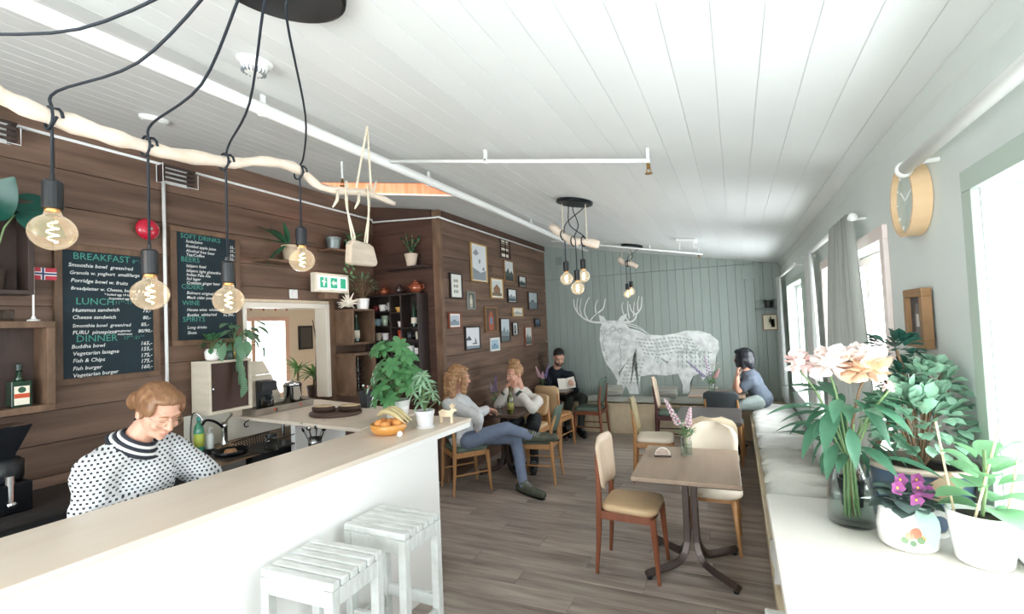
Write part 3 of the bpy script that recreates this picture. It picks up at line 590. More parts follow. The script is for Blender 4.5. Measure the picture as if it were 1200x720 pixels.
G().lathe([(.05, .29), (.125, .45), (.13, .46), (.11, .462)], n=4, M=Mx.Rotation(radians(45), 4, 'Z')).obj('hopper', M('smoked_hopper', '1a1c20', .2), t)
G().tube([(.085, 0, .2), (.085, 0, .06), (.12, 0, .05)], .02, 8).obj('spout', CHROME, t, smooth=True)
# splashback, wall cabinet
struct(box_obj('trim_6', (XL+.002, 2.35, .86), (XL+.014, 3.4, 1.13), M('splashback_white', 'e2ded2', .4)))
WW = M('whitewashed_pine', 'e2d9c8', .6, c2='d1c5b0', sc=3, stretch=(1, .6, 6), bump=.08)
sp = thing('whitewashed_partition', 'whitewashed board partition with slanted edge beside coffee makers', 'partition', (XL+.017, 2.72, 1.055))
for i, (h0, h1, a, b) in enumerate(((0, .11, .5, .5), (.112, .22, .5, .46), (.222, .33, .455, .40), (.332, .46, .395, .32))):
    G().prism([(.0, h0), (a, h0), (b, h1), (.0, h1)], 0, .016, 'x').obj('board', WW, sp, bev=.002)
cb = thing('sliding_door_cabinet', 'small whitewashed cabinet with two dark brown sliding doors', 'cabinet', (XL+.034, 2.395, 1.14)); D = .22
W_, H_ = .365, .42
for nm, p, q in (('side_panel', (0, 0, 0), (D, .02, H_)), ('side_panel', (0, W_-.02, 0), (D, W_, H_)), ('top_panel', (0, .02, H_-.02), (D, W_-.02, H_)), ('bottom_panel', (0, .02, 0), (D, W_-.02, .025)), ('back_panel', (0, .02, .025), (.01, W_-.02, H_-.02))): G().box(p, q).obj(nm, WW, cb, bev=.002)
DBR = M('dark_brown_hardboard', '4b342c', .6, c2='412b25', sc=4)
for i in (0, 1):
    d_ = G().box((D-.02-i*.008, .021+i*.155, .026), (D-.013-i*.008, .19+i*.153, H_-.021)).obj('sliding_door', DBR, cb)
    G().lathe([(.008, 0), (.008, .002)], n=10, M=Mx.Translation((D-.0135-i*.008, .04+i*.285, .2)) @ RY).obj('finger_pull', STEEL, d_)
# shelves with plants on the left wall
tag(box_obj('wall_shelf', (XL+.004, 2.98, 2.415), (XL+.21, 3.55, 2.437), OLDWOOD, bev=.003), 'wooden wall shelf under the striped leaf plant', 'shelf')
tag(box_obj('wall_shelf', (XL+.004, 3.74, 2.605), (XL+.21, 4.36, 2.627), OLDWOOD, bev=.003), 'wooden wall shelf carrying two trailing plants', 'shelf')
# illuminated exit sign, switch, junction box
t = thing('exit_sign', 'green and white lit emergency exit sign above the hatch', 'sign', (XL+.06, 3.58, 2.165))
G().box((0, 0, 0), (.07, .47, .20)).obj('housing', M('cream_housing', 'ece4d0', .5), t, bev=.006)
G().box((.0705, .03, .03), (.0715, .44, .17)).obj('face', M('exit_face', 'dff2e6', .4, emis='d9f2e4', es=.5), t)
EG = M('exit_green', '2f9a78', .4, emis='2f9a78', es=.2)
g = G(); g.box((.0717, .06, .045), (.0722, .16, .155)); g.box((.0717, .20, .045), (.0722, .30, .155)); g.box((.0717, .34, .045), (.0722, .42, .155)); g.obj('green_panel', EG, t)
g = G(); W2 = M('sign_white', 'f2fbf6', .5)
g.prism([(.215, .10), (.25, .135), (.25, .115), (.29, .115), (.29, .085), (.25, .085), (.25, .065)], .0723, .0727, 'x'); g.prism([(.10, .06), (.12, .06), (.125, .095), (.145, .10), (.13, .125), (.1, .13), (.08, .11), (.1, .1)], .0723, .0727, 'x'); g.lathe([(.012, 0), (.012, .0004)], n=12, M=Mx.Translation((.0723, .122, .14)) @ RY)
g.obj('pictogram', W2, t)
tag(box_obj('sign_bracket', (XL+.003, 3.72, 2.10), (XL+.12, 3.9, 2.163), OLDWOOD, bev=.003), 'wooden block under the lit exit sign', 'bracket')
t = thing('light_switch', 'white square wall switch to the left of the exit sign', 'switch', (XL+.003, 3.41, 2.14)); G().box((0, -.045, -.045), (.02, .045, .045)).obj('plate', WHITEP, t, bev=.005); G().box((.02, -.025, -.03), (.026, .025, .03)).obj('rocker', WHITEC, t, bev=.003)
# crates right of the hatch
crate('wine_crate', 'brown box shelf with two wine bottles beside the hatch', -3.70, 3.93, 4.28, 1.6, 1.985, .022)
for i in (0, 1): bottle(['wine bottle in the box shelf nearer the hatch', 'wine bottle in the box shelf nearer the cup rack'][i], (-3.85, 4.04+i*.1, 1.623), [(.036, 0), (.037, .01), (.037, .18), (.014, .235), (.013, .3), (.015, .31)], DGREEN, 'wine_bottle', labels=[(.04, .13, .0375, LAB)])
crate('glass_cabinet', 'brown box shelf with hanging glassware next to the big leafy plant', -3.70, 3.93, 4.28, 1.055, 1.51, .03)
g2 = thing('glass_rack', 'metal rack of small glasses inside the lower box shelf', 'rack', (-3.84, 4.0, 1.086))
for i in range(4): G().box((-.06, .0, .02+i*.085), (.06, .2, .024+i*.085)).obj('rack_shelf', STEEL, g2)
for s in (0, .2): G().tube([(-.055, s, 0), (-.055, s, .36)], .004, 6).obj('rack_post', STEEL, g2)
for i in range(4):
    for j in range(3): G().lathe([(.02, 0), (.024, .06), (.022, .06), (.018, .005), (.001, .005)], (.0, .04+j*.06, .026+i*.085), 10).obj('glass', GLASS, g2, smooth=True)
# ------------------------------------------------------------------ return wall: cup rack, teapots, plant shelf
cr = thing('cup_rack', 'dark compartment rack of mugs hung on the return wall', 'shelf', (-3.945, Y2-.004, 1.15)); W_, H_, D = .74, 1.0, .20; th = .018
DK = M('dark_rack_wood', '3b302e', .5, c2='2b2220', sc=4)
for nm, p, q in (('side_panel', (0, -D, 0), (th, 0, H_)), ('side_panel', (W_-th, -D, 0), (W_, 0, H_)), ('top_panel', (th, -D, H_-th), (W_-th, 0, H_)), ('bottom_panel', (th, -D, 0), (W_-th, 0, th)), ('back_panel', (th, -.01, th), (W_-th, 0, H_-th)),
                 ('divider', (.34, -D, th), (.34+th, -.01, H_-th)), ('divider', (.49, -D, .50), (.49+th, -.01, H_-th))): G().box(p, q).obj(nm, DK, cr, bev=.002)
SHL = [.80, .63, .46]
for z in SHL: G().box((th, -D, z), (.34, -.01, z+.012)).obj('shelf_board', DK, cr)
for z, x0, x1 in ((.78, .358, .49), (.61, .358, .49), (.60, .508, W_-th), (.46, .358, W_-th), (.29, .358, W_-th), (.14, .358, W_-th), (.28, th, .34)): G().box((x0, -D, z), (x1, -.01, z+.012)).obj('shelf_board', DK, cr)
def cup(label, x, z, r, h, mat, handle=True, taper=1.15, cat='mug', name='mug', dy=-.11):
    t = thing(name, label, cat, (-3.945+x, Y2-.004+dy, 1.15+z+.0125), 0)
    G().lathe([(r*.8, 0), (r*.88, .006), (r, h*.4), (r*taper, h), (r*taper*.9, h), (r*.8, .01), (.001, .01)], n=16).obj('body', mat, t, smooth=True)
    if handle: G().tube(bez((r, 0, h*.8), (r*1.9, 0, h*.8), (r*1.9, 0, h*.2), (r*.95, 0, h*.25), 6), .005, 6).obj('handle', mat, t, smooth=True)
    return t
CM = lambda n, c: M('glaze_'+n, c, .25, coat=.3)
for a in (('dark red mug on the top left rack shelf', .075, .80, .034, .07, CM('darkred', '7d2a30')), ('white mug on the top rack shelf beside the red one', .17, .80, .038, .08, WHITEC), ('tall grey tumbler on the top rack shelf', .27, .80, .026, .1, CM('grey', 'a5a7a4'), False),
          ('blue bowl cup on the second rack shelf', .09, .63, .042, .085, CM('blue', '8fb3c0'), False, 1.5), ('tall pale green cup on the second rack shelf', .2, .63, .04, .12, CM('palegreen', '9fb09a'), False), ('slim beige tumbler on the second rack shelf', .295, .63, .022, .1, CM('beige', 'cfc6ae'), False),
          ('patterned white mug on the third rack shelf', .1, .46, .036, .09, CM('ivory', 'dcd3be')), ('tilted white mug on the third rack shelf', .2, .46, .038, .085, WHITEC), ('plum coloured cup on the third rack shelf', .285, .46, .03, .075, CM('plum', '6b2f3d'), False),
          ('yellow bowl in the small upper rack compartment', .42, .78, .04, .06, CM('yellow', 'd9a85c'), False, 1.4), ('white cup with dark print in the small middle compartment', .43, .61, .036, .065, WHITEC), ('orange red vase cup in the lower rack compartment', .43, .46, .034, .115, CM('orange', 'c4543a'), False, 1.3),
          ('black and white mug beside the orange cup', .55, .46, .034, .09, CM('charcoal', '3a3a3e')), ('cream beaker at the right rack side', .66, .46, .024, .09, CM('ivory', 'dcd3be'), False), ('larger white mug on the low right rack shelf', .55, .29, .042, .1, WHITEC), ('smaller white mug on the low right rack shelf', .65, .29, .034, .075, WHITEC)): cup(*a)
tb = bottle('slim dark wine bottle in the tall rack compartment', (-3.945+.61, Y2-.1, 1.15+.6125), [(.034, 0), (.036, .01), (.036, .17), (.013, .23), (.012, .30)], DGREEN, 'wine_bottle', labels=[(.04, .11, .0366, LAB)])
COPPER = M('brown_copper_glaze', '9a5336', .25, metal=.3, coat=.5)
for lab, x, s, sp_ in (('small round copper coloured lidded pot on the cup rack', .2, .8, 0), ('dark lidded sugar bowl between the two copper pots', .42, .85, 0), ('copper coloured teapot with spout and handle on the cup rack', .65, 1.1, 1)):
    t = thing('teapot', lab, 'teapot' if sp_ else 'pot', (-3.945+x, Y2-.11, 2.152)); mt = COPPER if x != .42 else M('dark_glaze', '3c2c28', .3, coat=.4)
    G().lathe([(.035*s, 0), (.05*s, .01*s), (.068*s, .05*s), (.06*s, .085*s), (.04*s, .1*s)], n=20).obj('body', mt, t, smooth=True)
    l = G().lathe([(.045*s, .1*s), (.04*s, .112*s), (.012*s, .12*s)], n=20).obj('lid', mt, t, smooth=True); G().ell((0, 0, .13*s), (.012*s, .012*s, .012*s), 10).obj('knob', mt, l, smooth=True)
    if sp_:
        G().tube([(-.055, 0, .045), (-.09, 0, .07), (-.105, 0, .105)], [.018, .012, .008], 8).obj('spout', mt, t, smooth=True)
        G().tube(bez((.06, 0, .09), (.13, 0, .11), (.13, 0, .03), (.06, 0, .04), 8), .007, 6).obj('handle', mt, t, smooth=True)
    else:
        for sx in (-1, 1): G().tube(bez((sx*.06*s, 0, .08*s), (sx*.095*s, 0, .085*s), (sx*.09*s, 0, .05*s), (sx*.062*s, 0, .055*s), 5), .005, 6).obj('handle', mt, t, smooth=True)
tag(G().prism([(-3.7, Y2-.005), (-3.68, Y2-.16), (-3.5, Y2-.2), (-3.12, Y2-.19), (-3.12, Y2-.005)], 2.435, 2.458).obj('corner_shelf', DARKWOOD, bev=.004), 'dark rough shelf with potted plant over the teapots', 'shelf')
# ------------------------------------------------------------------ framed pictures on the picture wall
def rgbm(h): return M('print_'+h, h, .6)
FM = {'gold': M('gold_frame', 'c9a56a', .35, metal=.2), 'black': M('black_frame', '23211f', .4), 'wood': M('wood_frame', '9b7650', .5, c2='87643f', sc=6), 'grey': M('grey_frame', '8d908c', .4), 'red': M('red_brown_frame', '8a4a35', .45), 'white': M('white_frame', 'dfe0dd', .4), 'dark': M('dark_brown_frame', '46352c', .45)}
MAT_ = M('passepartout', 'e9e8e2', .8)
def picture(label, px, fr, cols, kind, mat=.0, fw=.014, D=.025, X=XP, sgn=1, yz=None):
    if yz: y0, z0, y1, z1 = yz
    else:
        a = onx(500+px[0]/4.5, 260+px[1]/4.5, XP); b = onx(500+px[2]/4.5, 260+px[3]/4.5, XP)
        c = onx(500+px[0]/4.5, 260+px[3]/4.5, XP); d = onx(500+px[2]/4.5, 260+px[1]/4.5, XP)
        y0, y1 = (a.y+c.y)/2, (b.y+d.y)/2; z1, z0 = (a.z+d.z)/2, (b.z+c.z)/2
    t = thing('framed_picture', label, 'picture', (X+sgn*.004, y0, z0)); w, h = y1-y0, z1-z0
    bx = lambda p, q: G().box((min(p[0]*sgn, q[0]*sgn), p[1], p[2]), (max(p[0]*sgn, q[0]*sgn), q[1], q[2]))
    for p, q in (((0, 0, 0), (D, w, fw)), ((0, 0, h-fw), (D, w, h)), ((0, 0, fw), (D, fw, h-fw)), ((0, w-fw, fw), (D, w, h-fw))): bx(p, q).obj('frame_strip', FM[fr], t, bev=.002)
    if mat: bx((.002, fw, fw), (D*.5, w-fw, h-fw)).obj('passepartout', MAT_, t)
    i = fw+mat; x0 = D*.5+.0005; ww, hh = w-2*i, h-2*i
    pr = G(); sx = lambda v: v*sgn
    def poly(pts, dx): pr.add([(sx(x0+dx), i+a*ww, i+b*hh) for a, b in pts], [tuple(range(len(pts)))])
    pr.k = 0; poly([(0, 0), (1, 0), (1, 1), (0, 1)], 0)
    if kind == 'mount': pr.k = 1; poly([(0, 0), (1, 0), (1, .35), (.8, .55), (.6, .4), (.4, .68), (.2, .45), (0, .5)], .0004); pr.k = 2; poly([(0, 0), (1, 0), (1, .22), (0, .25)], .0008)
    if kind == 'three':
        pr.k = 1
        for j in range(3):
            for q in range(3): poly([(.2+q*.2, .1+j*.3), (.32+q*.2, .1+j*.3), (.34+q*.2, .22+j*.3), (.26+q*.2, .3+j*.3), (.2+q*.2, .2+j*.3)], .0004)
    if kind == 'ship': pr.k = 1; poly([(.0, .45), (.25, .62), (.4, .45), (.4, .4), (0, .4)], .0004); poly([(.5, .2), (.8, .2), (.85, .26), (.47, .26)], .0006); poly([(.62, .26), (.66, .26), (.66, .55), (.78, .3)], .0006); pr.k = 2; poly([(0, .0), (1, 0), (1, .12), (0, .15)], .0004)
    if kind == 'house': pr.k = 1; poly([(.15, .2), (.85, .2), (.85, .5), (.5, .78), (.15, .5)], .0004); pr.k = 2; poly([(0, 0), (1, 0), (1, .2), (0, .22)], .0008)
    if kind == 'fig': pr.k = 1; poly([(.3, .05), (.7, .05), (.75, .5), (.6, .85), (.4, .85), (.25, .5)], .0004); pr.k = 2; poly([(.38, .3), (.62, .3), (.6, .6), (.4, .6)], .0008)
    if kind == 'sea': pr.k = 1; poly([(0, 0), (1, 0), (1, .4), (0, .42)], .0004); pr.k = 2; poly([(.2, .42), (.45, .6), (.75, .42)], .0004)
    if kind == 'water': pr.k = 1; poly([(0, 0), (1, 0), (1, .3), (.6, .22), (0, .35)], .0004); poly([(.05, .75), (.3, .9), (.5, .78), (.3, .7)], .0004); poly([(.45, .5), (.5, .62), (.62, .6), (.58, .48)], .0004); pr.k = 2; poly([(.7, .3), (.9, .3), (.85, .42)], .0005)
    pr.obj('print', [rgbm(c_) for c_ in cols], t)
    return t
PX = [('tall gold framed landscape print, the largest on the wall', (228,120,310,318), 'gold', ('d9dde0', '8b9499', '6e7a80'), 'water', .012),
 ('wood framed photo of a dark mountain under the black wire rack', (403,207,452,318), 'wood', ('cfd4d3', '4d5552', '3a4240'), 'mount', 0),
 ('black framed sheet with three rows of small drawings', (117,273,180,405), 'black', ('e6e6de', '74806f', '555555'), 'three', .03),
 ('small black framed picture with pale corner', (480,288,517,345), 'black', ('d8dcdc', '3f4a4b', '2c3435'), 'mount', .008),
 ('gold framed picture of a brown house', (333,300,395,405), 'gold', ('cdd2cf', '8d6a52', '776a55'), 'house', .02),
 ('black framed print of a white mountain', (422,355,467,428), 'black', ('dfe3e4', '8d999c', '4c5658'), 'mount', .01),
 ('narrow grey framed picture with a pale oval figure', (208,370,248,463), 'grey', ('5d635c', 'b9b3a4', 'd8d2c4'), 'fig', .0),
 ('dark framed grey seascape hanging near the green wall', (531,372,578,465), 'dark', ('aab4b8', '6a767a', '4f5a5e'), 'sea', 0),
 ('open wooden frame around a colourful figure', (303,450,365,583), 'wood', ('5c4638', 'a5583a', '6f86a0'), 'fig', 0),
 ('small gold landscape frame with a pale print', (449,453,500,500), 'gold', ('dcdcd4', 'a7aa9f', '8a8f86'), 'sea', .01),
 ('red brown framed blue grey print next to the corner post', (110,480,173,562), 'red', ('b9c4cc', '8796a4', '6d7d8c'), 'sea', .02),
 ('black framed white print of a rowing boat', (197,553,275,675), 'black', ('dfe2e6', '4e565e', '8e98a2'), 'ship', .0),
 ('tall dark framed pale landscape near the boat print', (383,510,433,635), 'dark', ('c2cdd2', '7f8c90', '5c686c'), 'mount', 0),
 ('narrow small black framed picture beside the tall pale landscape', (447,530,475,600), 'black', ('d4d6d2', '42474a', '8a8f90'), 'fig', 0),
 ('narrow red framed picture low down by the green wall', (513,555,550,655), 'red', ('c8ccc8', '6d7570', '515a55'), 'mount', .006),
 ('tiny dark blue picture, the one closest to the green wall', (565,512,592,555), 'black', ('5b6a7a', '3d4a58', '2f3a46'), 'sea', 0),
 ('white framed small blue picture below the open wooden frame', (330,612,378,682), 'white', ('a9c0d0', '7f9db4', '5f7f98'), 'sea', .012)]
for p in PX: picture(p[0], p[1], p[2], p[3], p[4], p[5])
t = thing('wire_rack', 'small black wire letter rack above the mountain photo', 'rack', onx(500+392/4.5, 260+185/4.5, XP+.02))
a = onx(500+437/4.5, 260+95/4.5, XP+.02)-t.location
for i in range(5): G().tube([(0, 0, i*a.z/4), (0, a.y, i*a.z/4)], .007, 5).obj('wire', BLACKM, t)
for i in range(3): G().tube([(0, a.y*i/2, 0), (0, a.y*i/2, a.z)], .006, 5).obj('upright', BLACKM, t)
for i in range(3): G().box((-.012, a.y*.15, a.z*(.05+i*.33)), (-.008, a.y*.85, a.z*(.2+i*.33))).obj('card', LAB, t)
# ------------------------------------------------------------------ right wall: clock, picture, rods, curtains
t = thing('wall_clock', 'deep round birch clock with pale face on the window wall', 'clock', (XR-.002, 2.2, 2.14)); RYn = Mx.Rotation(radians(-90), 4, 'Y'); D = .055; R_ = .132
BIRCH = M('birch_bentwood', 'e0c39c', .45, c2='d6b68c', sc=4, stretch=(1, 1, 6))
G().lathe([(R_, 0), (R_, D), (R_-.012, D), (R_-.012, D-.012), (R_-.012, .0)], n=48, M=RYn).obj('bentwood_ring', BIRCH, t, smooth=True).modifiers.new('e', 'EDGE_SPLIT')
G().lathe([(R_-.013, .01), (R_-.013, D-.018), (.001, D-.018)], n=48, M=RYn).obj('dial', M('clock_dial', 'c6cfc9', .4, c2='9fb0a8', sc=14), t)
for an, ln in ((50, .06), (-70, .09)):
    c_, s_ = cos(radians(an)), sin(radians(an)); G().tube([(-D+.014, 0, 0), (-D+.014, ln*s_, ln*c_)], .003, 6).obj('hand', WHITEP, t)
for k in range(12): c_, s_ = cos(k*pi/6), sin(k*pi/6); G().tube([(-D+.0165, s_*.1, c_*.1), (-D+.0165, s_*.114, c_*.114)], .0025, 4).obj('hour_mark', WHITEP, t)
picture('deep brown wooden frame with dark picture below the clock', None, 'wood', ('4c4644', '6f6a6a', 'c9c4bc'), 'fig', .0, .03, .03, XR-.004, -1, (2.13, 1.60, 2.33, 1.815))
def rod(label, y0, y1, z, r, x=XR-.075):
    t = thing('curtain_rod', label, 'curtain rod', (x, y0, z)); L_ = y1-y0
    G().tube([(0, 0, 0), (0, L_, 0)], r, 12).obj('tube', WHITEP, t, smooth=True)
    for yy in (.08, L_-.08): G().tube([(0, yy, 0), (.072, yy, .0)], r*.35, 6).obj('bracket', WHITEP, t)
    for yy in (0, L_): G().ell((0, yy, 0), (r*1.35, r*1.3, r*1.35), 12).obj('end_knob', WHITEP, t, smooth=True)
rod('thick white curtain rod next to the birch clock', -.1, 2.07, 2.225, .021); rod('white curtain rod holding the grey and sheer curtains', 2.88, 4.75, 2.21, .016); rod('short white curtain rod near the green wall', 5.45, 7.75, 2.215, .014)
def curtain(label, top, bot, z0, z1, folds, mat, seed, amp=.028, gather=.5, xo=XR-.075, sway=0):
    ph = random.Random(seed).uniform(0, 6)
    def fn(u, v):
        ya = top[0]+(top[1]-top[0])*u; yb = bot[0]+(bot[1]-bot[0])*u; s = v**.8
        yy = ya+(yb-ya)*s; a = amp*(.55+.45*s)
        return (xo - .005 + a*sin(2*pi*folds*u+ph+.6*sin(3*v)) - sway*s, yy + .012*sin(2*pi*folds*u*1.3+ph*2), z1+(z0-z1)*v)
    return tag(G().grid(fn, folds*12, 18).obj('curtain', mat, smooth=True, solid=.004), label, 'curtain')
GREYC = M('grey_linen_curtain', 'a9aca6', .9, c2='9fa29c', sc=4, bump=.08, bsc=300); SHEER = M('white_curtain', 'e8eae8', .9, c2='dfe2e0', sc=4, bump=.06, bsc=300)
def translucent(m, c, k=.35):
    nt = m.node_tree; b = nt.nodes['Principled BSDF']; o = nt.nodes['Material Output']; tr = nt.nodes.new('ShaderNodeBsdfTranslucent'); tr.inputs[0].default_value = (*col(c), 1)
    mx = nt.nodes.new('ShaderNodeMixShader'); mx.inputs[0].default_value = k; nt.links.new(b.outputs[0], mx.inputs[1]); nt.links.new(tr.outputs[0], mx.inputs[2]); nt.links.new(mx.outputs[0], o.inputs[0])
translucent(SHEER, 'f0f2f0', .5); translucent(GREYC, 'b9bbb5', .25)
curtain('long grey linen curtain gathered at the end of its rod', (2.92, 3.4), (2.55, 3.8), .57, 2.235, 8, GREYC, 1, .03, sway=.03)
curtain('white sheer curtain hanging beyond the grey one', (4.32, 4.62), (4.25, 4.7), .57, 2.225, 6, SHEER, 2, .024)
curtain('white curtain beside the window closest to the green wall', (7.2, 7.66), (7.15, 7.7), .57, 2.23, 7, SHEER, 3, .024)
# ------------------------------------------------------------------ green wall: mural, vent, hatch panel, shelf
MUR = M('white_mural_paint', 'eef2f0', .8)
nt = MUR.node_tree; N = nt.nodes; L = nt.links; b_ = N['Principled BSDF']; tc = N.new('ShaderNodeTexCoord'); n1 = N.new('ShaderNodeTexNoise'); n1.inputs['Scale'].default_value = 9; n1.inputs['Detail'].default_value = 5
mr = N.new('ShaderNodeMapRange'); mr.inputs[1].default_value = .3; mr.inputs[2].default_value = .6; mr.inputs[3].default_value = .66; mr.inputs[4].default_value = 1.0
L.new(tc.outputs['Object'], n1.inputs['Vector']); L.new(n1.outputs['Fac'], mr.inputs[0]); L.new(mr.outputs[0], b_.inputs['Alpha'])
MUR2 = M('white_mural_lines', 'e6ebe8', .8)
t = thing('deer_mural', 'white painted antlered deer mural on the green boards', 'mural', (-1.2, YB-.003, .5))
def mp(q, dy=0): p = ony(660+q[0]/4.5, 340+q[1]/4.5, YB-.003-dy)-V((-1.2, YB-.003, .5)); return (p.x, -dy, p.z)
def mpoly(pts, mat, nm, dy):
    me = bpy.data.meshes.new(nm); bm = bmesh.new(); f = bm.faces.new([bm.verts.new(mp(p, dy)) for p in pts]); bmesh.ops.triangulate(bm, faces=[f]); bm.to_mesh(me); bm.free()
    me.materials.append(mat); o = bpy.data.objects.new(nm, me); COL.objects.link(o); o.parent = t; return o
def ribbon(g, pts, w, dy):
    P = smooth_line([(p[0], p[1], 0) for p in pts], 4); n = len(P)
    L_, R2 = [], []
    for i, p in enumerate(P):
        d = (P[min(i+1, n-1)]-P[max(i-1, 0)]).normalized(); ww = w*(1-.6*i/n)/2; q = V((-d.y, d.x, 0))*ww
        L_.append(mp(p+q, dy)); R2.append(mp(p-q, dy))
    g.add(L_+R2, [(i, i+1, n+i+1, n+i) for i in range(n-1)])
mpoly([(340,200),(400,215),(440,235),(520,240),(590,230),(650,214),(720,216),(775,232),(818,268),(823,312),(806,350),(800,425),(765,440),(735,480),(722,440),(685,455),(668,495),(673,530),(655,550),(632,546),(630,500),(606,442),(540,452),(470,446),(408,456),(402,500),(400,550),(350,548),(330,505),(312,545),(290,545),(283,490),(300,440),(330,390),(372,345),(390,300),(380,235)], MUR, 'body_paint', 0)
mpoly([(205,170),(235,160),(320,165),(345,198),(378,232),(388,300),(370,345),(335,380),(305,415),(290,440),(300,470),(285,478),(262,430),(225,390),(205,330),(192,260),(195,205)], MUR, 'head_paint', .0006)
mpoly([(187,132),(213,140),(228,163),(195,166)], MUR2, 'ear_paint', .0006); mpoly([(288,162),(305,138),(336,124),(334,142),(318,165)], MUR2, 'ear_paint', .0006)
g = G()
for pts, w in ((((218,172),(150,168),(95,140),(62,95),(55,50)), 11), (((75,118),(72,80),(78,40)), 7), (((100,145),(88,100),(95,45)), 7), (((130,158),(112,115),(125,60),(140,38)), 8), (((172,122),(170,85),(182,50)), 7), (((185,120),(212,95),(222,45)), 9), (((140,165),(160,140),(185,120)), 7),
               (((320,170),(365,165),(385,135),(360,110),(350,75)), 11), (((385,130),(410,95),(415,35)), 9), (((395,110),(392,70),(400,32)), 7), (((345,165),(320,130),(310,90),(315,65)), 7), (((350,150),(340,100),(342,60)), 7), (((372,140),(372,100),(376,62)), 6),
               (((330,175),(390,190),(450,232)), 5), (((340,185),(400,205),(455,235)), 5), (((225,300),(240,370),(262,440)), 6), (((240,360),(255,410),(250,425)), 5)): ribbon(g, pts, w, .0008)
g.obj('antler_lines', MUR2, t)
g = G(); rnd = random.Random(4)
def leafmark(x, y, ln, wd, an):
    c_, s_ = cos(an), sin(an); pts = [(-.5, 0), (-.2, .5), (.2, .45), (.5, 0), (.2, -.45), (-.2, -.5)]
    g.add([mp((x+a*ln*c_-b*wd*s_, y+a*ln*s_+b*wd*c_), .0014) for a, b in pts], [(0, 1, 2, 3, 4, 5)])
for r_ in range(5):
    for k in range(15): leafmark(395+k*20+r_*9+rnd.uniform(-3, 3), 258+r_*19+7*sin(k*.5), 19, 7, .5+rnd.uniform(-.3, .3))
for r_ in range(7):
    for k in range(5): leafmark(345+k*19-r_*5, 370+r_*20, 13, 8, .3)
for k in range(26): a_ = k*.5; leafmark(620+22*sin(k*1.3)+k*5.5, 300+28*cos(k*.9)+k*2.2, 18, 5, a_)
for r_ in range(4):
    for k in range(8): leafmark(605+k*23, 330+r_*24, 20, 8, 1.45)
for k in range(14): leafmark(200+k*3+8*sin(k), 215+k*17, 16, 4, 1.3)
for cx_, cy_, rr in ((235,225,28),(315,275,30),(262,205,22),(300,215,20)):
    for k in range(10): a_ = k*2*pi/10; leafmark(cx_+rr*.6*cos(a_), cy_+rr*.6*sin(a_), rr*.55, 5, a_)
for k in range(10): leafmark(500+30*cos(k*1.9)+k*6, 370+14*sin(k*2.3), 14, 8, k)
for k in range(9): leafmark(300+rnd.uniform(-8, 8), 300+k*14, 18, 6, 1.2+.1*k)
g.obj('feather_marks', M('sage_mural_marks', 'aab8b1', .8), t)['kind'] = 'stuff'
g = G()
for k in range(16): x_ = 80+k*9; ribbon(g, [(x_+rnd.uniform(-8, 8), 540), (x_, 490+rnd.uniform(-20, 20)), (x_+rnd.uniform(-12, 12), 380+rnd.uniform(0, 120))], 2.5, .0008)
fl2 = g.obj('grass_lines', M('faint_mural_lines', 'a9b8b2', .8), t)
t = thing('wall_vent', 'small square grey vent grille high on the green wall', 'vent', (-2.82, YB-.003, 2.73))
G().box((0, -.012, 0), (.16, 0, .17)).obj('frame', SAGE, t, bev=.003)
for i in range(6): G().box((.02, -.018, .02+i*.023), (.14, -.0125, .03+i*.023)).obj('louvre', M('vent_grey', '6d7b76', .5), t)
t = tag(box_obj('access_panel', (.12, YB-.012, 2.27), (.36, YB-.0165, 2.47), SAGE, bev=.002), 'flush square access panel in the green wall corner', 'panel')
tag(box_obj('wall_shelf', (.27, YB-.2, 1.80), (.61, YB-.017, 1.825), M('grey_shelf', '6f7673', .5), bev=.003), 'grey shelf with spiky plant in the green wall corner', 'shelf')
t = thing('framed_picture', 'small cream print below the corner shelf', 'picture', (.355, YB-.018, 1.5))
G().box((0, -.012, 0), (.19, 0, .23)).obj('frame', FM['wood'], t, bev=.002); G().box((.012, -.014, .012), (.178, -.0122, .218)).obj('print', rgbm('e2dcc4'), t)
g = G()
for k in range(7): g.box((.05+.09*random.random(), -.0148, .04+.14*random.random()), (.07+.09*random.random(), -.0142, .06+.14*random.random()))
g.obj('print_marks', rgbm('6b6a55'), t)
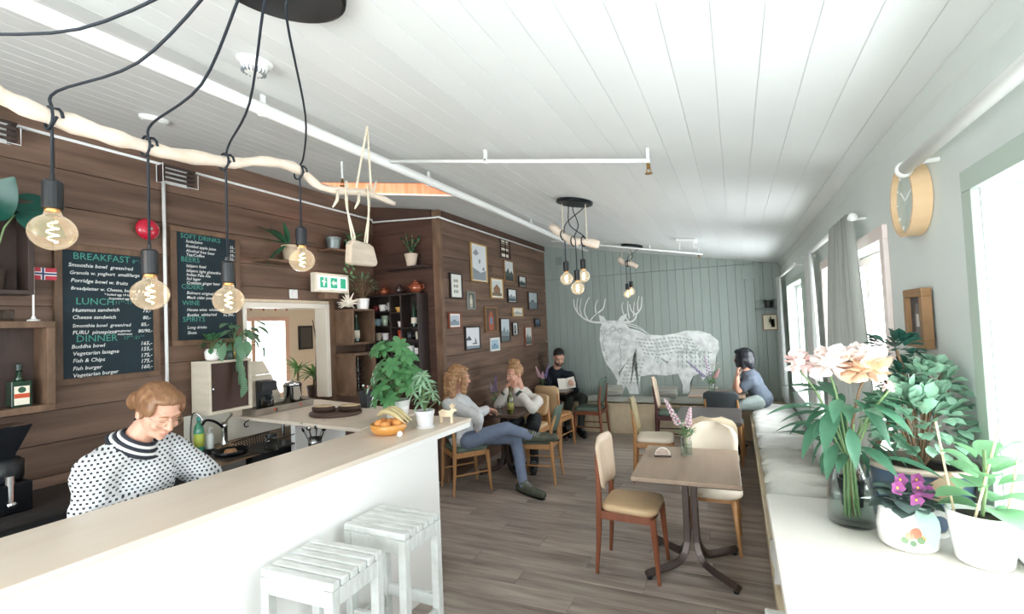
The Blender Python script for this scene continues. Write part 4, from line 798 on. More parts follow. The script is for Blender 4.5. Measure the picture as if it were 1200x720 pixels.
# ================================================================== ceiling fittings
AMBER = glass('amber_bulb_glass', (1.0, .95, .84), .5, .14); 
_nt = AMBER.node_tree; _em = _nt.nodes.new('ShaderNodeEmission'); _em.inputs[0].default_value = (1, .80, .55, 1); _em.inputs[1].default_value = .085
_ad = _nt.nodes.new('ShaderNodeAddShader'); _mo = _nt.nodes['Material Output']; _src = _mo.inputs[0].links[0].from_socket
_nt.links.new(_src, _ad.inputs[0]); _nt.links.new(_em.outputs[0], _ad.inputs[1]); _nt.links.new(_ad.outputs[0], _mo.inputs[0])
FIL = M('glowing_filament', 'ffd9a0', .5, emis='ffc27a', es=13)
BRANCHM = M('peeled_birch_branch', 'ece0d2', .7, c2='dccbb6', sc=8, stretch=(4, 1, 4), bump=.2); CORD = M('black_cord', '16202a', .6); ROPEM = ROPE
def bulb_parts(t, p, r=.058, sock=.1):       # p: bulb centre, local
    p = V(p); sc = r/.058
    G().lathe([(max(.001, .058*sc*sin(a)), -.058*sc*cos(a)*(.95 if a < 1.57 else .92)) for a in [i*2.72/13 for i in range(14)]] + [(.0195*sc, .062*sc), (.018*sc, .075*sc)], tuple(p), 28).obj('bulb', AMBER, t, smooth=True)
    b = t.children[-1] if False else [o for o in COL.objects if o.name.startswith('bulb') and o.parent == t][-1]
    pts = [p + V((cos(a)*.014*sc*(1-abs(h)*.3), sin(a)*.014*sc*(1-abs(h)*.3), h*.034*sc)) for a, h in [(i*.75, -1+i/14) for i in range(29)]]
    G().tube(pts, .0018*sc, 5).obj('filament', FIL, b, smooth=True); G().tube([p+V((0, 0, .058*sc)), p+V((0, 0, .02*sc))], .004*sc, 6).obj('stem', GLASS, b)
    G().lathe([(.019*sc, .06*sc), (.0205*sc, .062*sc), (.0205*sc, .076*sc)], tuple(p), 14).obj('screw_cap', M('brass_cap', 'b98d5a', .3, metal=1), t, smooth=True)
    G().lathe([(.024*sc, .07*sc), (.0255*sc, .073*sc), (.0255*sc, (.07+sock-.005)*sc), (.02*sc, (.072+sock)*sc), (.006*sc, (.074+sock)*sc), (.006*sc, (.09+sock)*sc)], tuple(p), 16).obj('socket', BLACK, t, smooth=False)
    return p + V((0, 0, (.085+sock)*sc))
BX = -1.85
def bp(px, py, dx=0): return onx(px, py, BX+dx)
ch = thing('branch_chandelier', 'birch branch pendant with globe bulbs on black cords over the bar', 'pendant lamp', (-1.13, .93, ceil(-1.13)))
o0 = V(ch.location)
tilt = Mx.Rotation(SLOPE, 4, 'Y')
G().lathe([(.001, -.034), (.19, -.034), (.2, -.03), (.2, -.003), (.001, -.003)], n=40, M=tilt).obj('ceiling_canopy', BLACKM, ch, smooth=False)
br = [(-95, 70, .0), (-40, 92, .01), (0, 112, 0), (40, 130, -.005), (85, 145, .0), (130, 160, .01), (165, 170, 0), (200, 180, .0), (240, 186, -.02), (275, 191, -.01), (305, 189, 0), (335, 193, .01), (356, 203, .0), (375, 219, 0), (400, 224, .01), (428, 226, 0), (446, 232, 0), (462, 239, .01)]
P = smooth_line([bp(x, y, d)-o0 for x, y, d in br], 3); n = len(P)
G().tube(P, [(.030 + .004*sin(i*1.7)+.003*sin(i*.6))*(1-.45*i/n) for i in range(n)], 12).obj('branch', BRANCHM, ch, smooth=True)
G().tube([P[-6], P[-6]+V((.0, .03, .045)), P[-6]+V((0, .05, .09))], [.012, .009, .006], 8).obj('twig', BRANCHM, ch, smooth=True)
for k, (bx_, by_, wx, wy, mid) in enumerate(((62, 272, 66, 141, (190, 62)), (176, 345, 180, 174, (240, 110)), (268, 352, 266, 191, (320, 100)), (354, 305, 353, 203, (368, 110)), (-75, 250, -60, 85, (100, 40)))):
    pb = bp(bx_, by_)-o0; top = bulb_parts(ch, pb, .058, .085); w0 = bp(wx, wy)-o0
    G().tube([top-V((0, 0, .01)), V((pb.x, pb.y, w0.z-.02)), V((pb.x+.03, pb.y, w0.z))], .0042, 6).obj('cord', CORD, ch, smooth=True)
    an = (-.12, -.06, .0, .06, -.16)[k]
    st = V((-.05+.02*k*(k < 4), an, -.036-.0))
    wtop = V((pb.x, pb.y, w0.z+.028))
    m_ = onx(mid[0], mid[1], -1.5)-o0
    G().tube(smooth_line([st, st+V((-.03, 0, -.05)), (st+wtop)/2+V((.02*(k % 2), .02, -.05)), wtop+V((.03, .0, .05)), wtop], 5), .0042, 6).obj('cord', CORD, ch, smooth=True)
    loop = [V((pb.x, pb.y+.012*cos(a*.5), w0.z)) + V((cos(a)*.036, .0, sin(a)*.034)) for a in [i*pi/6 for i in range(19)]]
    G().tube(loop, .0045, 6).obj('cord_loop', CORD, ch, smooth=True)
rp = V((-1.80, 2.07, ceil(-1.8)))-o0
for dx, dy in ((-.02, -.02), (.02, .03)): G().tube([rp, V((-1.85, 2.07+dy*2.5, 2.52))-o0], .006, 6).obj('rope', ROPEM, ch)
for j, y_ in enumerate((.45, 1.95)): G().tube([V((BX, y_, 2.48+.03*j))-o0, V((BX+.02, y_, ceil(BX)-.002))-o0], .005, 6).obj('rope', ROPEM, ch) if j == 0 else None
# slab hanging in two rope loops
sl = thing('hanging_wood_slab', 'rough wooden slab hung in rope loops from the branch', 'wood slab', bp(423, 297)); o1 = V(sl.location)
sp_ = [(-.105, -.06), (-.095, .035), (-.07, .065), (.05, .058), (.085, .045), (.115, -.045), (.1, -.065), (-.08, -.07)]
G().prism(sp_, -.022, .022, 'x').obj('slab', M('grey_driftwood', 'cdbfae', .8, c2='b3a592', sc=6, stretch=(1, 1, 5), bump=.2), sl, bev=.01, seg=3)
for a_, b_, yb in (((400, 222), (412, 222), -.055), ((426, 226), (437, 226), .045)):
    q0, q1 = bp(*a_)-o1, bp(*b_)-o1
    G().tube(smooth_line([q0+V((.03, 0, .02)), q0+V((.033, 0, -.1)), V((.027, yb-.02, .085)), V((.0, yb, .06)), V((-.027, yb+.02, .085)), q1+V((-.033, 0, -.1)), q1+V((-.03, 0, .02)), (q0+q1)/2+V((0, 0, .045)), q0+V((.03, 0, .02))], 3), .0055, 6).obj('rope_loop', ROPEM, sl, smooth=True)
for px_, py_ in ((395, 235), (420, 237)): q = bp(px_, py_, .035)-o1; G().tube([q+V((0, .01, .06)), q, q+V((.01, -.04, -.045))], [.006, .009, .004], 6).obj('rope_knot', ROPEM, sl, smooth=True)
def cluster(label, cx, cy, R, bulbs, brpts, ropes):
    t = thing('branch_pendant', label, 'pendant lamp', (cx, cy, ceil(cx))); o_ = V(t.location)
    G().lathe([(.001, -.03), (R-.01, -.03), (R, -.026), (R, -.003), (.001, -.003)], n=32, M=tilt).obj('ceiling_canopy', BLACKM, t)
    P = smooth_line([V(p)-o_ for p in brpts], 3); G().tube(P, [.034+.006*sin(i*1.3) for i in range(len(P))], 10).obj('branch', BRANCHM, t, smooth=True)
    for k, b in enumerate(bulbs):
        pb = V(b)-o_; top = bulb_parts(t, pb, .055, .085)
        w = min(P, key=lambda q: (q.xy-pb.xy).length)
        an = 2.1*k; st = V((cos(an)*R*.5, sin(an)*R*.5, -.03))
        G().tube(smooth_line([top-V((0, 0, .01)), V((pb.x, pb.y, w.z-.03)), w+V((.02, -.035, .03)), (w+st)/2+V((.05*(1 if k % 2 else -1), -.02, -.02)), st+V((0, 0, -.04)), st], 4), .0045, 6).obj('cord', CORD, t, smooth=True)
        G().tube([w+V((cos(a)*.01, cos(a)*.042, sin(a)*.042)) for a in [i*pi/5 for i in range(11)]], .006, 5).obj('cord_loop', CORD, t)
    for p in ropes: G().tube([V(p)-o_, V((p[0], p[1], ceil(p[0])-.003))-o_], .005, 5).obj('rope', ROPEM, t)
    return t
cy_ = 3.93
cluster('three bulb branch pendant hanging in the middle of the room', -1.19, cy_, .155, [ony(664, 327, cy_), ony(677, 338, cy_-.15), ony(684, 324, cy_+.12)],
        [ony(646, 265, cy_), ony(660, 276, cy_), ony(672, 283, cy_), ony(684, 283, cy_+.05), ony(702, 287, cy_+.1)], [ony(660, 274, cy_), ony(688, 283, cy_)])
cy_ = 6.85
cluster('small two bulb branch pendant in front of the mural', -1.27, cy_, .15, [ony(735.5, 345, cy_), ony(740, 342, cy_+.15)], [ony(725, 303, cy_), ony(732, 309, cy_), ony(739, 309, cy_), ony(747, 313, cy_)], [ony(729, 304, cy_), ony(739, 308, cy_)])
# heating pipes with clips
def pipe(label, pts, r, clips):
    t = thing('ceiling_pipe', label, 'pipe', pts[0]); o_ = V(pts[0])
    G().tube([V(p)-o_ for p in pts], r, 12).obj('tube', WHITEP, t, smooth=True)
    for p in clips:
        q = V(p)-o_; up = ceil(p[0])-p[2]-.003
        G().box((q.x-.006, q.y-.012, q.z), (q.x+.006, q.y+.012, q.z+up)).obj('clip', WHITEP, t); G().lathe([(r+.004, -.012), (r+.004, .012)], n=12, M=Mx.Translation(q) @ Mx.Rotation(radians(90), 4, 'X')).obj('clip_ring', WHITEP, t)
zc = ceil(-2.02)-.075
pipe('thick white heating pipe running lengthwise below the ceiling', [(-2.04, -2.3, zc), (-2.02, 3.9, zc-.003), (-2.06, 7.3, zc)], .03, [(-2.035, y_, zc) for y_ in (.3, 1.6, 3.0, 5.0, 6.6)])
zc2 = lambda x: ceil(x)-.07
pipe('thin white sprinkler pipe crossing the near ceiling', [(-1.99, 2.5, zc2(-1.99)), (-.36, 2.55, zc2(-.36))], .011, [(-1.3, 2.52, zc2(-1.3))])
pipe('thin white sprinkler pipe crossing the ceiling toward the mural', [(-2.3, 6.38, zc2(-2.3)), (-.35, 6.8, zc2(-.35))], .011, [(-1.0, 6.66, zc2(-1.0))])
def sprinkler(label, p):
    t = thing('sprinkler_head', label, 'sprinkler', p); BR = M('brass_sprinkler', 'a5804f', .3, metal=1)
    up = ceil(p[0])-p[2]
    G().tube([(0, 0, 0), (0, 0, up)], .008, 8).obj('drop_pipe', WHITEP, t); G().lathe([(.011, -.03), (.009, 0)], n=8).obj('body', BR, t); G().lathe([(.02, -.055), (.02, -.052)], n=14).obj('deflector', BR, t)
    for s in (-1, 1): G().tube([(s*.009, 0, -.03), (s*.012, 0, -.042), (0, 0, -.053)], .003, 5).obj('frame_arm', BR, t)
sprinkler('brass sprinkler head on the thin pipe in mid ceiling', (-.37, 2.56, ceil(-.37)-.08)); sprinkler('brass sprinkler head near the skylight', (-2.62, 2.72, ceil(-2.62)-.13)); sprinkler('brass sprinkler head close to the mural end', (-.40, 6.8, ceil(-.4)-.08))
t = thing('smoke_detector', 'round white smoke detector on the ceiling beside the big canopy', 'smoke detector', (-1.72, 1.32, ceil(-1.72)))
G().lathe([(.001, -.055), (.03, -.055), (.045, -.045), (.05, -.02), (.065, -.014), (.068, -.003), (.001, -.003)], n=28, M=tilt).obj('body', WHITEP, t, smooth=False)
for k in range(18): a_ = k*2*pi/18; G().box((.032, -.002, -.054), (.047, .002, -.03), M=tilt @ Mx.Rotation(a_, 4, 'Z')).obj('slot', M('slot_grey', '777d7f', .6), t)
t = thing('wifi_router', 'small white wireless box with antennas on the ceiling', 'router', (-.47, 5.95, ceil(-.47))); G().box((-.11, -.1, -.04), (.11, .1, -.003), M=tilt).obj('body', WHITEP, t, bev=.01)
for s in (-1, 1): G().tube([(s*.07, -.08, -.04), (s*.08, -.09, -.13)], .006, 6).obj('antenna', WHITEP, t)
tag(G().lathe([(.001, -.03), (.06, -.03), (.075, -.018), (.08, -.003), (.001, -.003)], n=24, M=tilt).obj('ceiling_rose', WHITEP, loc=(-3.2, 1.75, ceil(-3.2))), 'flat white round ceiling cover near the brown wall', 'ceiling cover')
# ================================================================== plants and table things
def leaf_mesh(name, L, W, mat, droop=.25, fold=.18, tip=1.0, n=5, base=.05, wide=.45):
    g = G(); vs, fs = [], []
    for i in range(n+1):
        t = i/n
        w = W/2*(sin(pi*min(1, t**(math.log(.5)/math.log(wide))))**tip) if 0 < t < 1 else W*.03
        z = -droop*L*t*t; y = L*t*(1-.12*abs(droop)*t)
        vs += [(-w, y, z+fold*w), (0, y, z), (w, y, z+fold*w)]
    for i in range(n):
        a = i*3; fs += [(a, a+1, a+4, a+3), (a+1, a+2, a+5, a+4)]
    g.add(vs, fs); return g.mesh(name, mat, True)
def leafmat(name, a, b, rough=.4, sc=12, trans=.25, stripe=None):
    m = M(name, a, rough, c2=b, sc=sc, rnd=.15, spec=.4)
    translucent(m, a, trans); return m
def sphdir(az, el): return V((cos(az)*cos(el), sin(az)*cos(el), sin(el)))
TER = M('clay_pot', 'cbb8a0', .8, c2='bba78d', sc=5); SOIL = M('potting_soil', '3a2d25', .95, c2='2b211b', sc=40)
def pot(t, r0, r1, h, mat, rim=.006, saucer=False, z=0, sq=None):
    if sq: G().lathe([(r0, 0), (r1, h), (r1*.93, h), (r0*.9, .01), (.001, .01)], (0, 0, z), 4 if sq == 4 else 28, sx=1.25 if sq == 'o' else 1).obj('pot', mat, t, smooth=sq != 4)
    else: G().lathe([(r0, 0), (r0+(r1-r0)*.78, h*.78), (r1, h*.8), (r1+rim*.3, h), (r1*.9, h), (r1*.86, h*.84), (.001, h*.84)], (0, 0, z), 28).obj('pot', mat, t, smooth=True).modifiers.new('e', 'EDGE_SPLIT')
    G().lathe([(r1*.85*(1.0), h*.86), (.001, h*.88)], (0, 0, z), 20, sx=1.25 if sq == 'o' else 1).obj('soil', SOIL, t)
    if saucer: G().lathe([(r0*1.15, 0), (r0*1.3, .016), (r0*1.22, .016), (r0*1.1, .004), (.001, .004)], (0, 0, z-.002), 24).obj('saucer', mat, t, smooth=True)
def leaves(t, me, specs):
    for p, d, up, s in specs: inst(me, 'leaf', t, frame_mx(p, d, up, s))
def bush(t, me, c, R, n, seed, s=(.8, 1.2), stem=None, up_bias=.3, el=(-.3, 1.3), base=None):
    r = random.Random(seed); base = V(base if base is not None else (c[0], c[1], c[2]-R[2]))
    for k in range(n):
        az = r.uniform(0, 6.283); e = r.uniform(*el); q = sphdir(az, e); rad = r.uniform(.55, 1)**.6
        p = V(c)+V((q.x*R[0], q.y*R[1], q.z*R[2]))*rad
        d = (q + V((0, 0, up_bias*r.uniform(-1, 1))) + V((r.uniform(-.4, .4), r.uniform(-.4, .4), r.uniform(-.3, .3)))).normalized()
        inst(me, 'leaf', t, frame_mx(p, d, V((0, 0, 1))+V((r.uniform(-.5, .5), r.uniform(-.5, .5), 0)), r.uniform(*s)))
        if stem and k % stem[0] == 0: G().tube([base+V((q.x, q.y, 0))*.01, base.lerp(p, .5)+V((0, 0, .02)), p], [stem[1], stem[1]*.8, stem[1]*.5], 5, caps=False).obj('stem', stem[2], t, smooth=True)
STEMG = M('green_stem', '6f8a5a', .5); STEMB = M('woody_stem', '7a6248', .7)
# -- window counter ---------------------------------------------------------------------------
v = thing('flower_vase', 'clear glass bottle vase of peonies on the window counter', 'vase', (.29, 1.775, 1.1015))
G().lathe([(.060, 0), (.064, .006), (.062, .09), (.054, .14), (.036, .19), (.032, .205), (.034, .21), (.031, .209), (.033, .19), (.051, .14), (.059, .09), (.061, .012), (.001, .010)], n=28).obj('glass_body', GLASS, v, smooth=True)
G().lathe([(.001, .011), (.0595, .013), (.058, .075), (.001, .0755)], n=24).obj('water', glass('vase_water', (.86, .92, .88), .2), v, smooth=True)
PEL = leafmat('peony_leaf_green', '5a8a6c', '3f6a54', sc=8); pl_me = leaf_mesh('peony_leaf', .135, .044, PEL, .35, .3)
PETW, PETP, PETO = M('white_petal', 'f2ece6', .6, c2='efdcd6', sc=15), M('pink_petal', 'e3b9b4', .6, c2='efe0da', sc=20), M('dried_apricot_petal', 'dcb48f', .7, c2='e8cdb2', sc=20)
vo = V(v.location)
heads = [(ony(937, 424, 1.79)-vo, .034, PETP, 18, 1.0), (ony(972, 424, 1.78)-vo, .05, PETW, 34, .8), (ony(1012, 425, 1.77)-vo, .056, PETO, 46, .5), (ony(1041, 453, 1.72)-vo, .016, PETP, 8, 1.2)]
for k, (hp, R_, mt, n_, cl_) in enumerate(heads):
    n_ = int(n_*1.5)
    G().tube(smooth_line([V((.01*(k-1.5), 0, .02)), V((.004*(k-1.5), 0, .2)), hp*.55+V((0, 0, .10)), hp-V((0, 0, R_*.8))], 4), .0035, 6).obj('stem', STEMG if k != 2 else STEMB, v, smooth=True)
    me = leaf_mesh('petal', R_*1.1, R_*.95, mt, -.45, .5, .7, 4, wide=.62); mw = leaf_mesh('petal', R_*1.0, R_*.8, PETW, -.4, .5, .7, 4, wide=.62)
    fl_ = G().ell((0, 0, 0), (R_*.6, R_*.6, R_*.5), 12).obj('flower_core', mt, v, smooth=True, loc=hp)
    for j in range(n_):
        az = j*2.4; e = -.75+2.1*(j/n_); q = sphdir(az, e)
        inst(mw if (k == 2 and j > n_*.5) else me, 'petal', fl_, frame_mx(q*R_*.38-V((0, 0, R_*.15)), q*(.9-.35*j/n_)+V((0, 0, .15+.75*(j/n_)**.7))+V((sin(j*5), cos(j*3), 0))*.25, q+V((0, 0, .1)), .7+.3*((j*7) % 5)/5))
r = random.Random(11)
for k in range(44):
    az = r.uniform(0, 6.28); e = r.uniform(-.7, .7); rad = r.uniform(.02, .085); p = V((cos(az)*rad, sin(az)*rad*.8, .235+r.uniform(-.03, .16)))
    inst(pl_me, 'leaf', v, frame_mx(p, sphdir(az, e-.1), V((0, 0, 1)), r.uniform(.75, 1.25)))
for k in range(9): az = k*.7; G().tube([V((cos(az)*.02, sin(az)*.02, .02)), V((cos(az)*.012, sin(az)*.012, .2)), V((cos(az)*.06, sin(az)*.05, .31))], .0025, 5).obj('stem', STEMG, v)
t = thing('enamel_mug_planter', 'white enamel mug with painted flowers holding an african violet', 'plant', (.395, 1.66, 1.1015), .2); t.scale = (1.18, 1.18, 1.32)
ENA = M('white_enamel', 'f3f2ee', .2, coat=.4)
G().lathe([(.05, 0), (.056, .006), (.058, .04), (.052, .07), (.053, .08), (.05, .08), (.05, .07), (.054, .04), (.05, .01), (.001, .01)], n=32).obj('mug_body', ENA, t, smooth=True)
G().tube(bez((.054, .0, .065), (.1, 0, .075), (.1, 0, .01), (.056, 0, .02), 10), .006, 8).obj('handle', ENA, t, smooth=True); G().lathe([(.049, .068), (.001, .07)], n=20).obj('soil', SOIL, t)
def decal(cx, cz, rr, m, nm, n=8):      # painted spot wrapped on the mug
    a = [(cx+rr/.058*cos(2*pi*k/n), cz+rr*sin(2*pi*k/n)) for k in range(n)]
    G().add([(.0588*cos(q), .0588*sin(q), h) for q, h in a], [tuple(range(n))]).obj(nm, m, t)
for cx, cz, rr, m in ((-1.75, .042, .011, 'd98a6f'), (-1.95, .036, .008, 'e2a48a'), (-1.6, .03, .008, '7d9a72'), (-2.1, .026, .007, '8aa680'), (-1.45, .036, .006, 'e0b46a'), (-1.85, .022, .006, '6f8f6c'), (-1.3, .03, .005, 'd98a6f')): decal(cx, cz, rr, M('decal_'+m, m, .4), 'painted_flower')
VL = leafmat('violet_leaf', '5c7269', '45504f', .7, 20, .1); vm = leaf_mesh('violet_leaf', .05, .042, VL, .3, .15, .6, 5, wide=.55); VS = leafmat('silver_leaf', '8fa79b', '7a9488', .6, 20, .1)
leaves(t, vm, [(V((cos(a)*.018, sin(a)*.018, .084+.012*(k % 3))), sphdir(a, .75-.22*(k % 4)), V((0, 0, 1)), .8+.1*(k % 4)) for k, a in enumerate([i*.62 for i in range(30)])])
inst(leaf_mesh('big_violet_leaf', .075, .055, VS, .9, .1, .6, 6, wide=.5), 'leaf', t, frame_mx((.005, -.046, .09), (.1, -1, -.25), V((0, 0, 1)), .8)); inst(leaf_mesh('side_leaf', .055, .026, VS, .2, .1, .8, 5), 'leaf', t, frame_mx((.045, .01, .10), (1, .5, .25), V((0, 0, 1)), .9))
PUR = M('purple_petal', '8f3f78', .6, c2='6f2f66', sc=30); pm = leaf_mesh('violet_petal', .016, .015, PUR, .1, .1, .6, 3, wide=.6)
for k, (x_, y_, z_) in enumerate(((-.03, -.035, .125), (.0, -.045, .105), (.035, -.02, .115), (-.012, -.01, .135), (.03, .01, .13), (.012, -.03, .125))):
    f_ = G().ell((0, 0, 0), (.003, .003, .003), 8).obj('flower_center', M('yellow_stamen', 'd9b23f', .6), t, loc=(x_, y_, z_))
    for j in range(5): inst(pm, 'petal', f_, frame_mx((0, 0, 0), V((cos(j*1.257), -.35, sin(j*1.257))), V((0, -1, .2)), 1))
t = thing('white_planter', 'oval white ceramic pot with pale round leaved plant and sticks', 'plant', (.532, 1.60, 1.1015), -.5); t.scale = (1.0, 1.0, 1.42)
G().lathe([(.046, 0), (.05, .004), (.062, .085), (.062, .09), (.058, .09), (.047, .012), (.001, .012)], n=32, sx=1.12).obj('pot', WHITEC, t, smooth=True); G().lathe([(.058, .078), (.001, .082)], n=20, sx=1.1).obj('soil', SOIL, t)
RL = leafmat('pale_round_leaf', '86b587', '68986f', .45, 10, .35); rm = leaf_mesh('round_leaf', .07, .062, RL, .25, .2, .5, 6, wide=.55)
leaves(t, rm, [(V((.015+cos(a)*.02, sin(a)*.018, .088+.0065*k)), sphdir(a, .05+.045*k), V((0, 0, 1))+sphdir(a, 0)*-.4, 1.35-.03*k) for k, a in enumerate([i*2.3+.8 for i in range(17)])])
G().tube([(0, 0, .07), (.012, .0, .13), (.015, 0, .2)], .004, 6).obj('stem', STEMG, t)
for p, q in (((-.05, 0, .07), (-.075, .0, .24)), ((-.01, -.03, .07), (.05, -.02, .25)), ((.04, .02, .07), (.075, .03, .21))): G().tube([p, q], .0028, 6).obj('support_stick', M('bamboo_stick', 'd8c3a0', .6), t)
t = thing('jade_planter', 'blue oval stoneware pot with a large pale jade plant', 'plant', (.487, 1.868, 1.1015)); t.scale = (1.15, 1.1, 1.27); BLUEP = M('blue_grey_stoneware', '5c7186', .35, c2='485b70', sc=4, coat=.3)
G().lathe([(.085, 0), (.09, .005), (.1, .10), (.102, .125)], n=32, sx=1.08).obj('pot', BLUEP, t, smooth=True); G().lathe([(.1, .124), (.112, .128), (.112, .138), (.098, .14), (.094, .125), (.001, .122)], n=32, sx=1.08).obj('rim', M('beige_rim', 'b9a998', .5), t, smooth=True); G().lathe([(.094, .124), (.001, .128)], n=24, sx=1.06).obj('soil', SOIL, t)
JL = leafmat('pale_jade_leaf', 'a2c6ac', '6f9c82', .35, 14, .25); jm = leaf_mesh('jade_leaf', .042, .028, JL, .1, .35, .6, 4, wide=.62)
bush(t, jm, (.0, .0, .22), (.105, .105, .10), 220, 5, (.75, 1.1), (20, .004, STEMB), .4, (-.5, 1.4), base=(0, 0, .13)); bush(t, jm, (.0, -.01, .2), (.075, .075, .08), 70, 55, (.8, 1.2), None, .5, (-.3, 1.5)); bush(t, jm, (.04, .04, .31), (.06, .07, .06), 100, 6, (.7, 1.0), (16, .003, STEMB), .4, base=(0, 0, .13))
TAGM = M('kraft_tag', '8d7a60', .8); G().box((-.001, -.045, -.02), (.001, .045, .02), M=Mx.Translation((.0, -.128, .105)) @ Mx.Rotation(radians(90), 4, 'Z') @ Mx.Rotation(radians(-35), 4, 'X')).obj('paper_tag', TAGM, t)
t = thing('dark_jade_tree', 'dark green jade tree rising behind the peonies', 'plant', (.42, 1.955-.04, 1.1015))
t.location = (.50, 2.06-.02, 1.1015); t.location.y = 1.932; t.location.x = .318
pot(t, .03, .038, .09, M('black_pot', '23262a', .5))
DJ = leafmat('dark_jade_leaf', '2f5a4c', '22473c', .3, 14, .1); dm = leaf_mesh('dark_jade_leaf', .045, .032, DJ, .1, .3, .6, 4, wide=.62)
c1, c2 = ony(1050, 409, 1.9)-V(t.location), ony(1060, 450, 1.9)-V(t.location)
G().tube(smooth_line([(0, 0, .06), c2*.6, c2, c1], 4), [.009-.0004*i for i in range(13)], 7).obj('trunk', STEMB, t, smooth=True)
bush(t, dm, c1, (.055, .05, .035), 50, 8, (.75, 1.1), None, .4, (-.5, 1.3)); bush(t, dm, c2, (.035, .035, .055), 40, 9, (.7, 1.05), None, .3)
# -- bar end -----------------------------------------------------------------------------------
ZC = 1.0505
t = thing('umbrella_plant', 'big umbrella plant in a white pot at the bar corner', 'plant', (-2.42, 3.02, ZC)); pot(t, .08, .10, .15, WHITEC, sq='r')
SL = leafmat('umbrella_leaf', '6aa06a', '4b8253', .35, 10, .3); sm = leaf_mesh('umbrella_leaflet', .10, .05, SL, .35, .25, .8, 5, wide=.6); r = random.Random(3)
for k in range(27):
    az = r.uniform(0, 6.283); h = r.uniform(.16, .58); rad = r.uniform(.05, .17)*(1.15-.5*abs(h-.3)); p = V((cos(az)*rad*1.15, sin(az)*rad*.9, h)); ax = (sphdir(az, .75)+V((0, -.15, 0))).normalized()
    st = G().tube(smooth_line([(0, 0, min(.12, h)), (p.x*.35, p.y*.35, h*.75), p], 3), .0035, 5).obj('stalk', STEMG, t, smooth=True)
    xa = ax.orthogonal().normalized(); ya = ax.cross(xa)
    for j in range(7): a = j*2*pi/7+k; inst(sm, 'leaflet', st, frame_mx(p, xa*cos(a)+ya*sin(a)+ax*.25, ax, r.uniform(.75, 1.1)))
t = thing('small_umbrella_plant', 'small pale umbrella plant in light grey pot with saucer', 'plant', (-2.02, 2.82, ZC)); pot(t, .052, .068, .12, M('light_grey_pot', 'd9dadb', .6), saucer=True)
SL2 = leafmat('pale_umbrella_leaf', '9fc0a0', '7ea684', .4, 10, .3); sm2 = leaf_mesh('pale_leaflet', .075, .02, SL2, .45, .3, .8, 5, wide=.5)
for k in range(17):
    az = r.uniform(0, 6.283); h = r.uniform(.16, .38); rad = r.uniform(.03, .10); p = V((cos(az)*rad, sin(az)*rad, h)); ax = sphdir(az, .9)
    st = G().tube(smooth_line([(0, 0, .1), (p.x*.3, p.y*.3, h*.7), p], 3), .0025, 5).obj('stalk', STEMG, t, smooth=True); xa = ax.orthogonal().normalized(); ya = ax.cross(xa)
    for j in range(6): a = j*2*pi/6+k; inst(sm2, 'leaflet', st, frame_mx(p, xa*cos(a)+ya*sin(a)+ax*.2, ax, r.uniform(.75, 1.15)))
t = thing('fruit_bowl', 'orange glazed oval bowl with oranges and bananas on the bar', 'bowl', (-2.16, 2.6, ZC)); OGL = M('orange_glaze', 'd79a4f', .3, c2='c4863e', sc=6, coat=.4)
G().lathe([(.085, 0), (.1, .008), (.118, .03), (.122, .068), (.116, .07), (.11, .034), (.08, .012), (.001, .012)], n=36).obj('bowl_body', OGL, t, smooth=True)
for k, (x_, y_, z_) in enumerate(((-.05, -.035, .062), (.02, -.06, .06), (.065, .01, .062), (-.02, .04, .06), (-.07, .03, .06), (.03, .05, .07))):
    o_ = tag(G().ell((0, 0, 0), (.035, .035, .032), 16).obj('orange', M('orange_peel', 'e39a55', .5, bump=.15, sc=120), smooth=True, loc=V((-2.16, 2.6, ZC))+V((x_, y_, z_))), 'orange lying in the orange glazed bowl', 'orange', 'oranges in the bowl')
YEL = M('banana_peel', 'd6c9a0', .5, c2='b8a673', sc=10)
for k in range(3):
    P = [V((-.10+.045*i, .01+.034*k-.01*sin(i), .10+.045*sin((i+.3)*.75)+.004*k)) for i in range(6)]
    tag(G().tube(smooth_line(P, 3), [.008, .012, .016, .018, .019, .019, .019, .019, .019, .018, .017, .015, .012, .009, .006, .005], 6).obj('banana', YEL, smooth=True, loc=V((-2.16, 2.6, ZC))), 'banana resting on top of the oranges', 'banana', 'bananas in the bowl')
tag(G().lathe([(.017, 0), (.019, .006), (.019, .012), (.014, .014)], n=18, M=Mx.Rotation(radians(65), 4, 'X')).obj('white_disc', WHITEC, loc=(-2.0, 2.52, ZC+.019)), 'small white round price disc leaning before the bowl', 'disc')
t = thing('moose_figurine', 'pale wooden moose figurine on the bar corner', 'figurine', (-1.945, 2.985, ZC), .25); PW = M('pale_pine', 'ecd9bd', .6, c2='e2cba9', sc=8)
G().prism([(-.055, .045), (-.06, .085), (-.035, .1), (.02, .09), (.045, .11), (.06, .105), (.075, .095), (.078, .085), (.055, .08), (.045, .06), (.04, .045)], -.012, .012, 'y').obj('body', PW, t, bev=.004)
for x_ in (-.05, .03):
    for y_ in (-.01, .01): G().box((x_, y_-.006, 0), (x_+.014, y_+.006, .055)).obj('leg', PW, t, bev=.002)
for y_ in (-1, 1): G().prism([(.04, .105), (.02, .13), (.028, .132), (.035, .12), (.038, .142), (.046, .142), (.047, .12), (.058, .135), (.062, .13), (.054, .107)], y_*.016-.003, y_*.016+.003, 'y').obj('antler', PW, t, bev=.001)
t = thing('bread_board', 'round dark wooden board with two split loaves', 'board', (-3.12, 3.08, ZC)); G().lathe([(.225, 0), (.235, .005), (.235, .022), (.22, .026)], n=40, sy=.8).obj('board', M('dark_walnut_board', '4f3a30', .5, c2='3e2c24', sc=5), t, smooth=True)
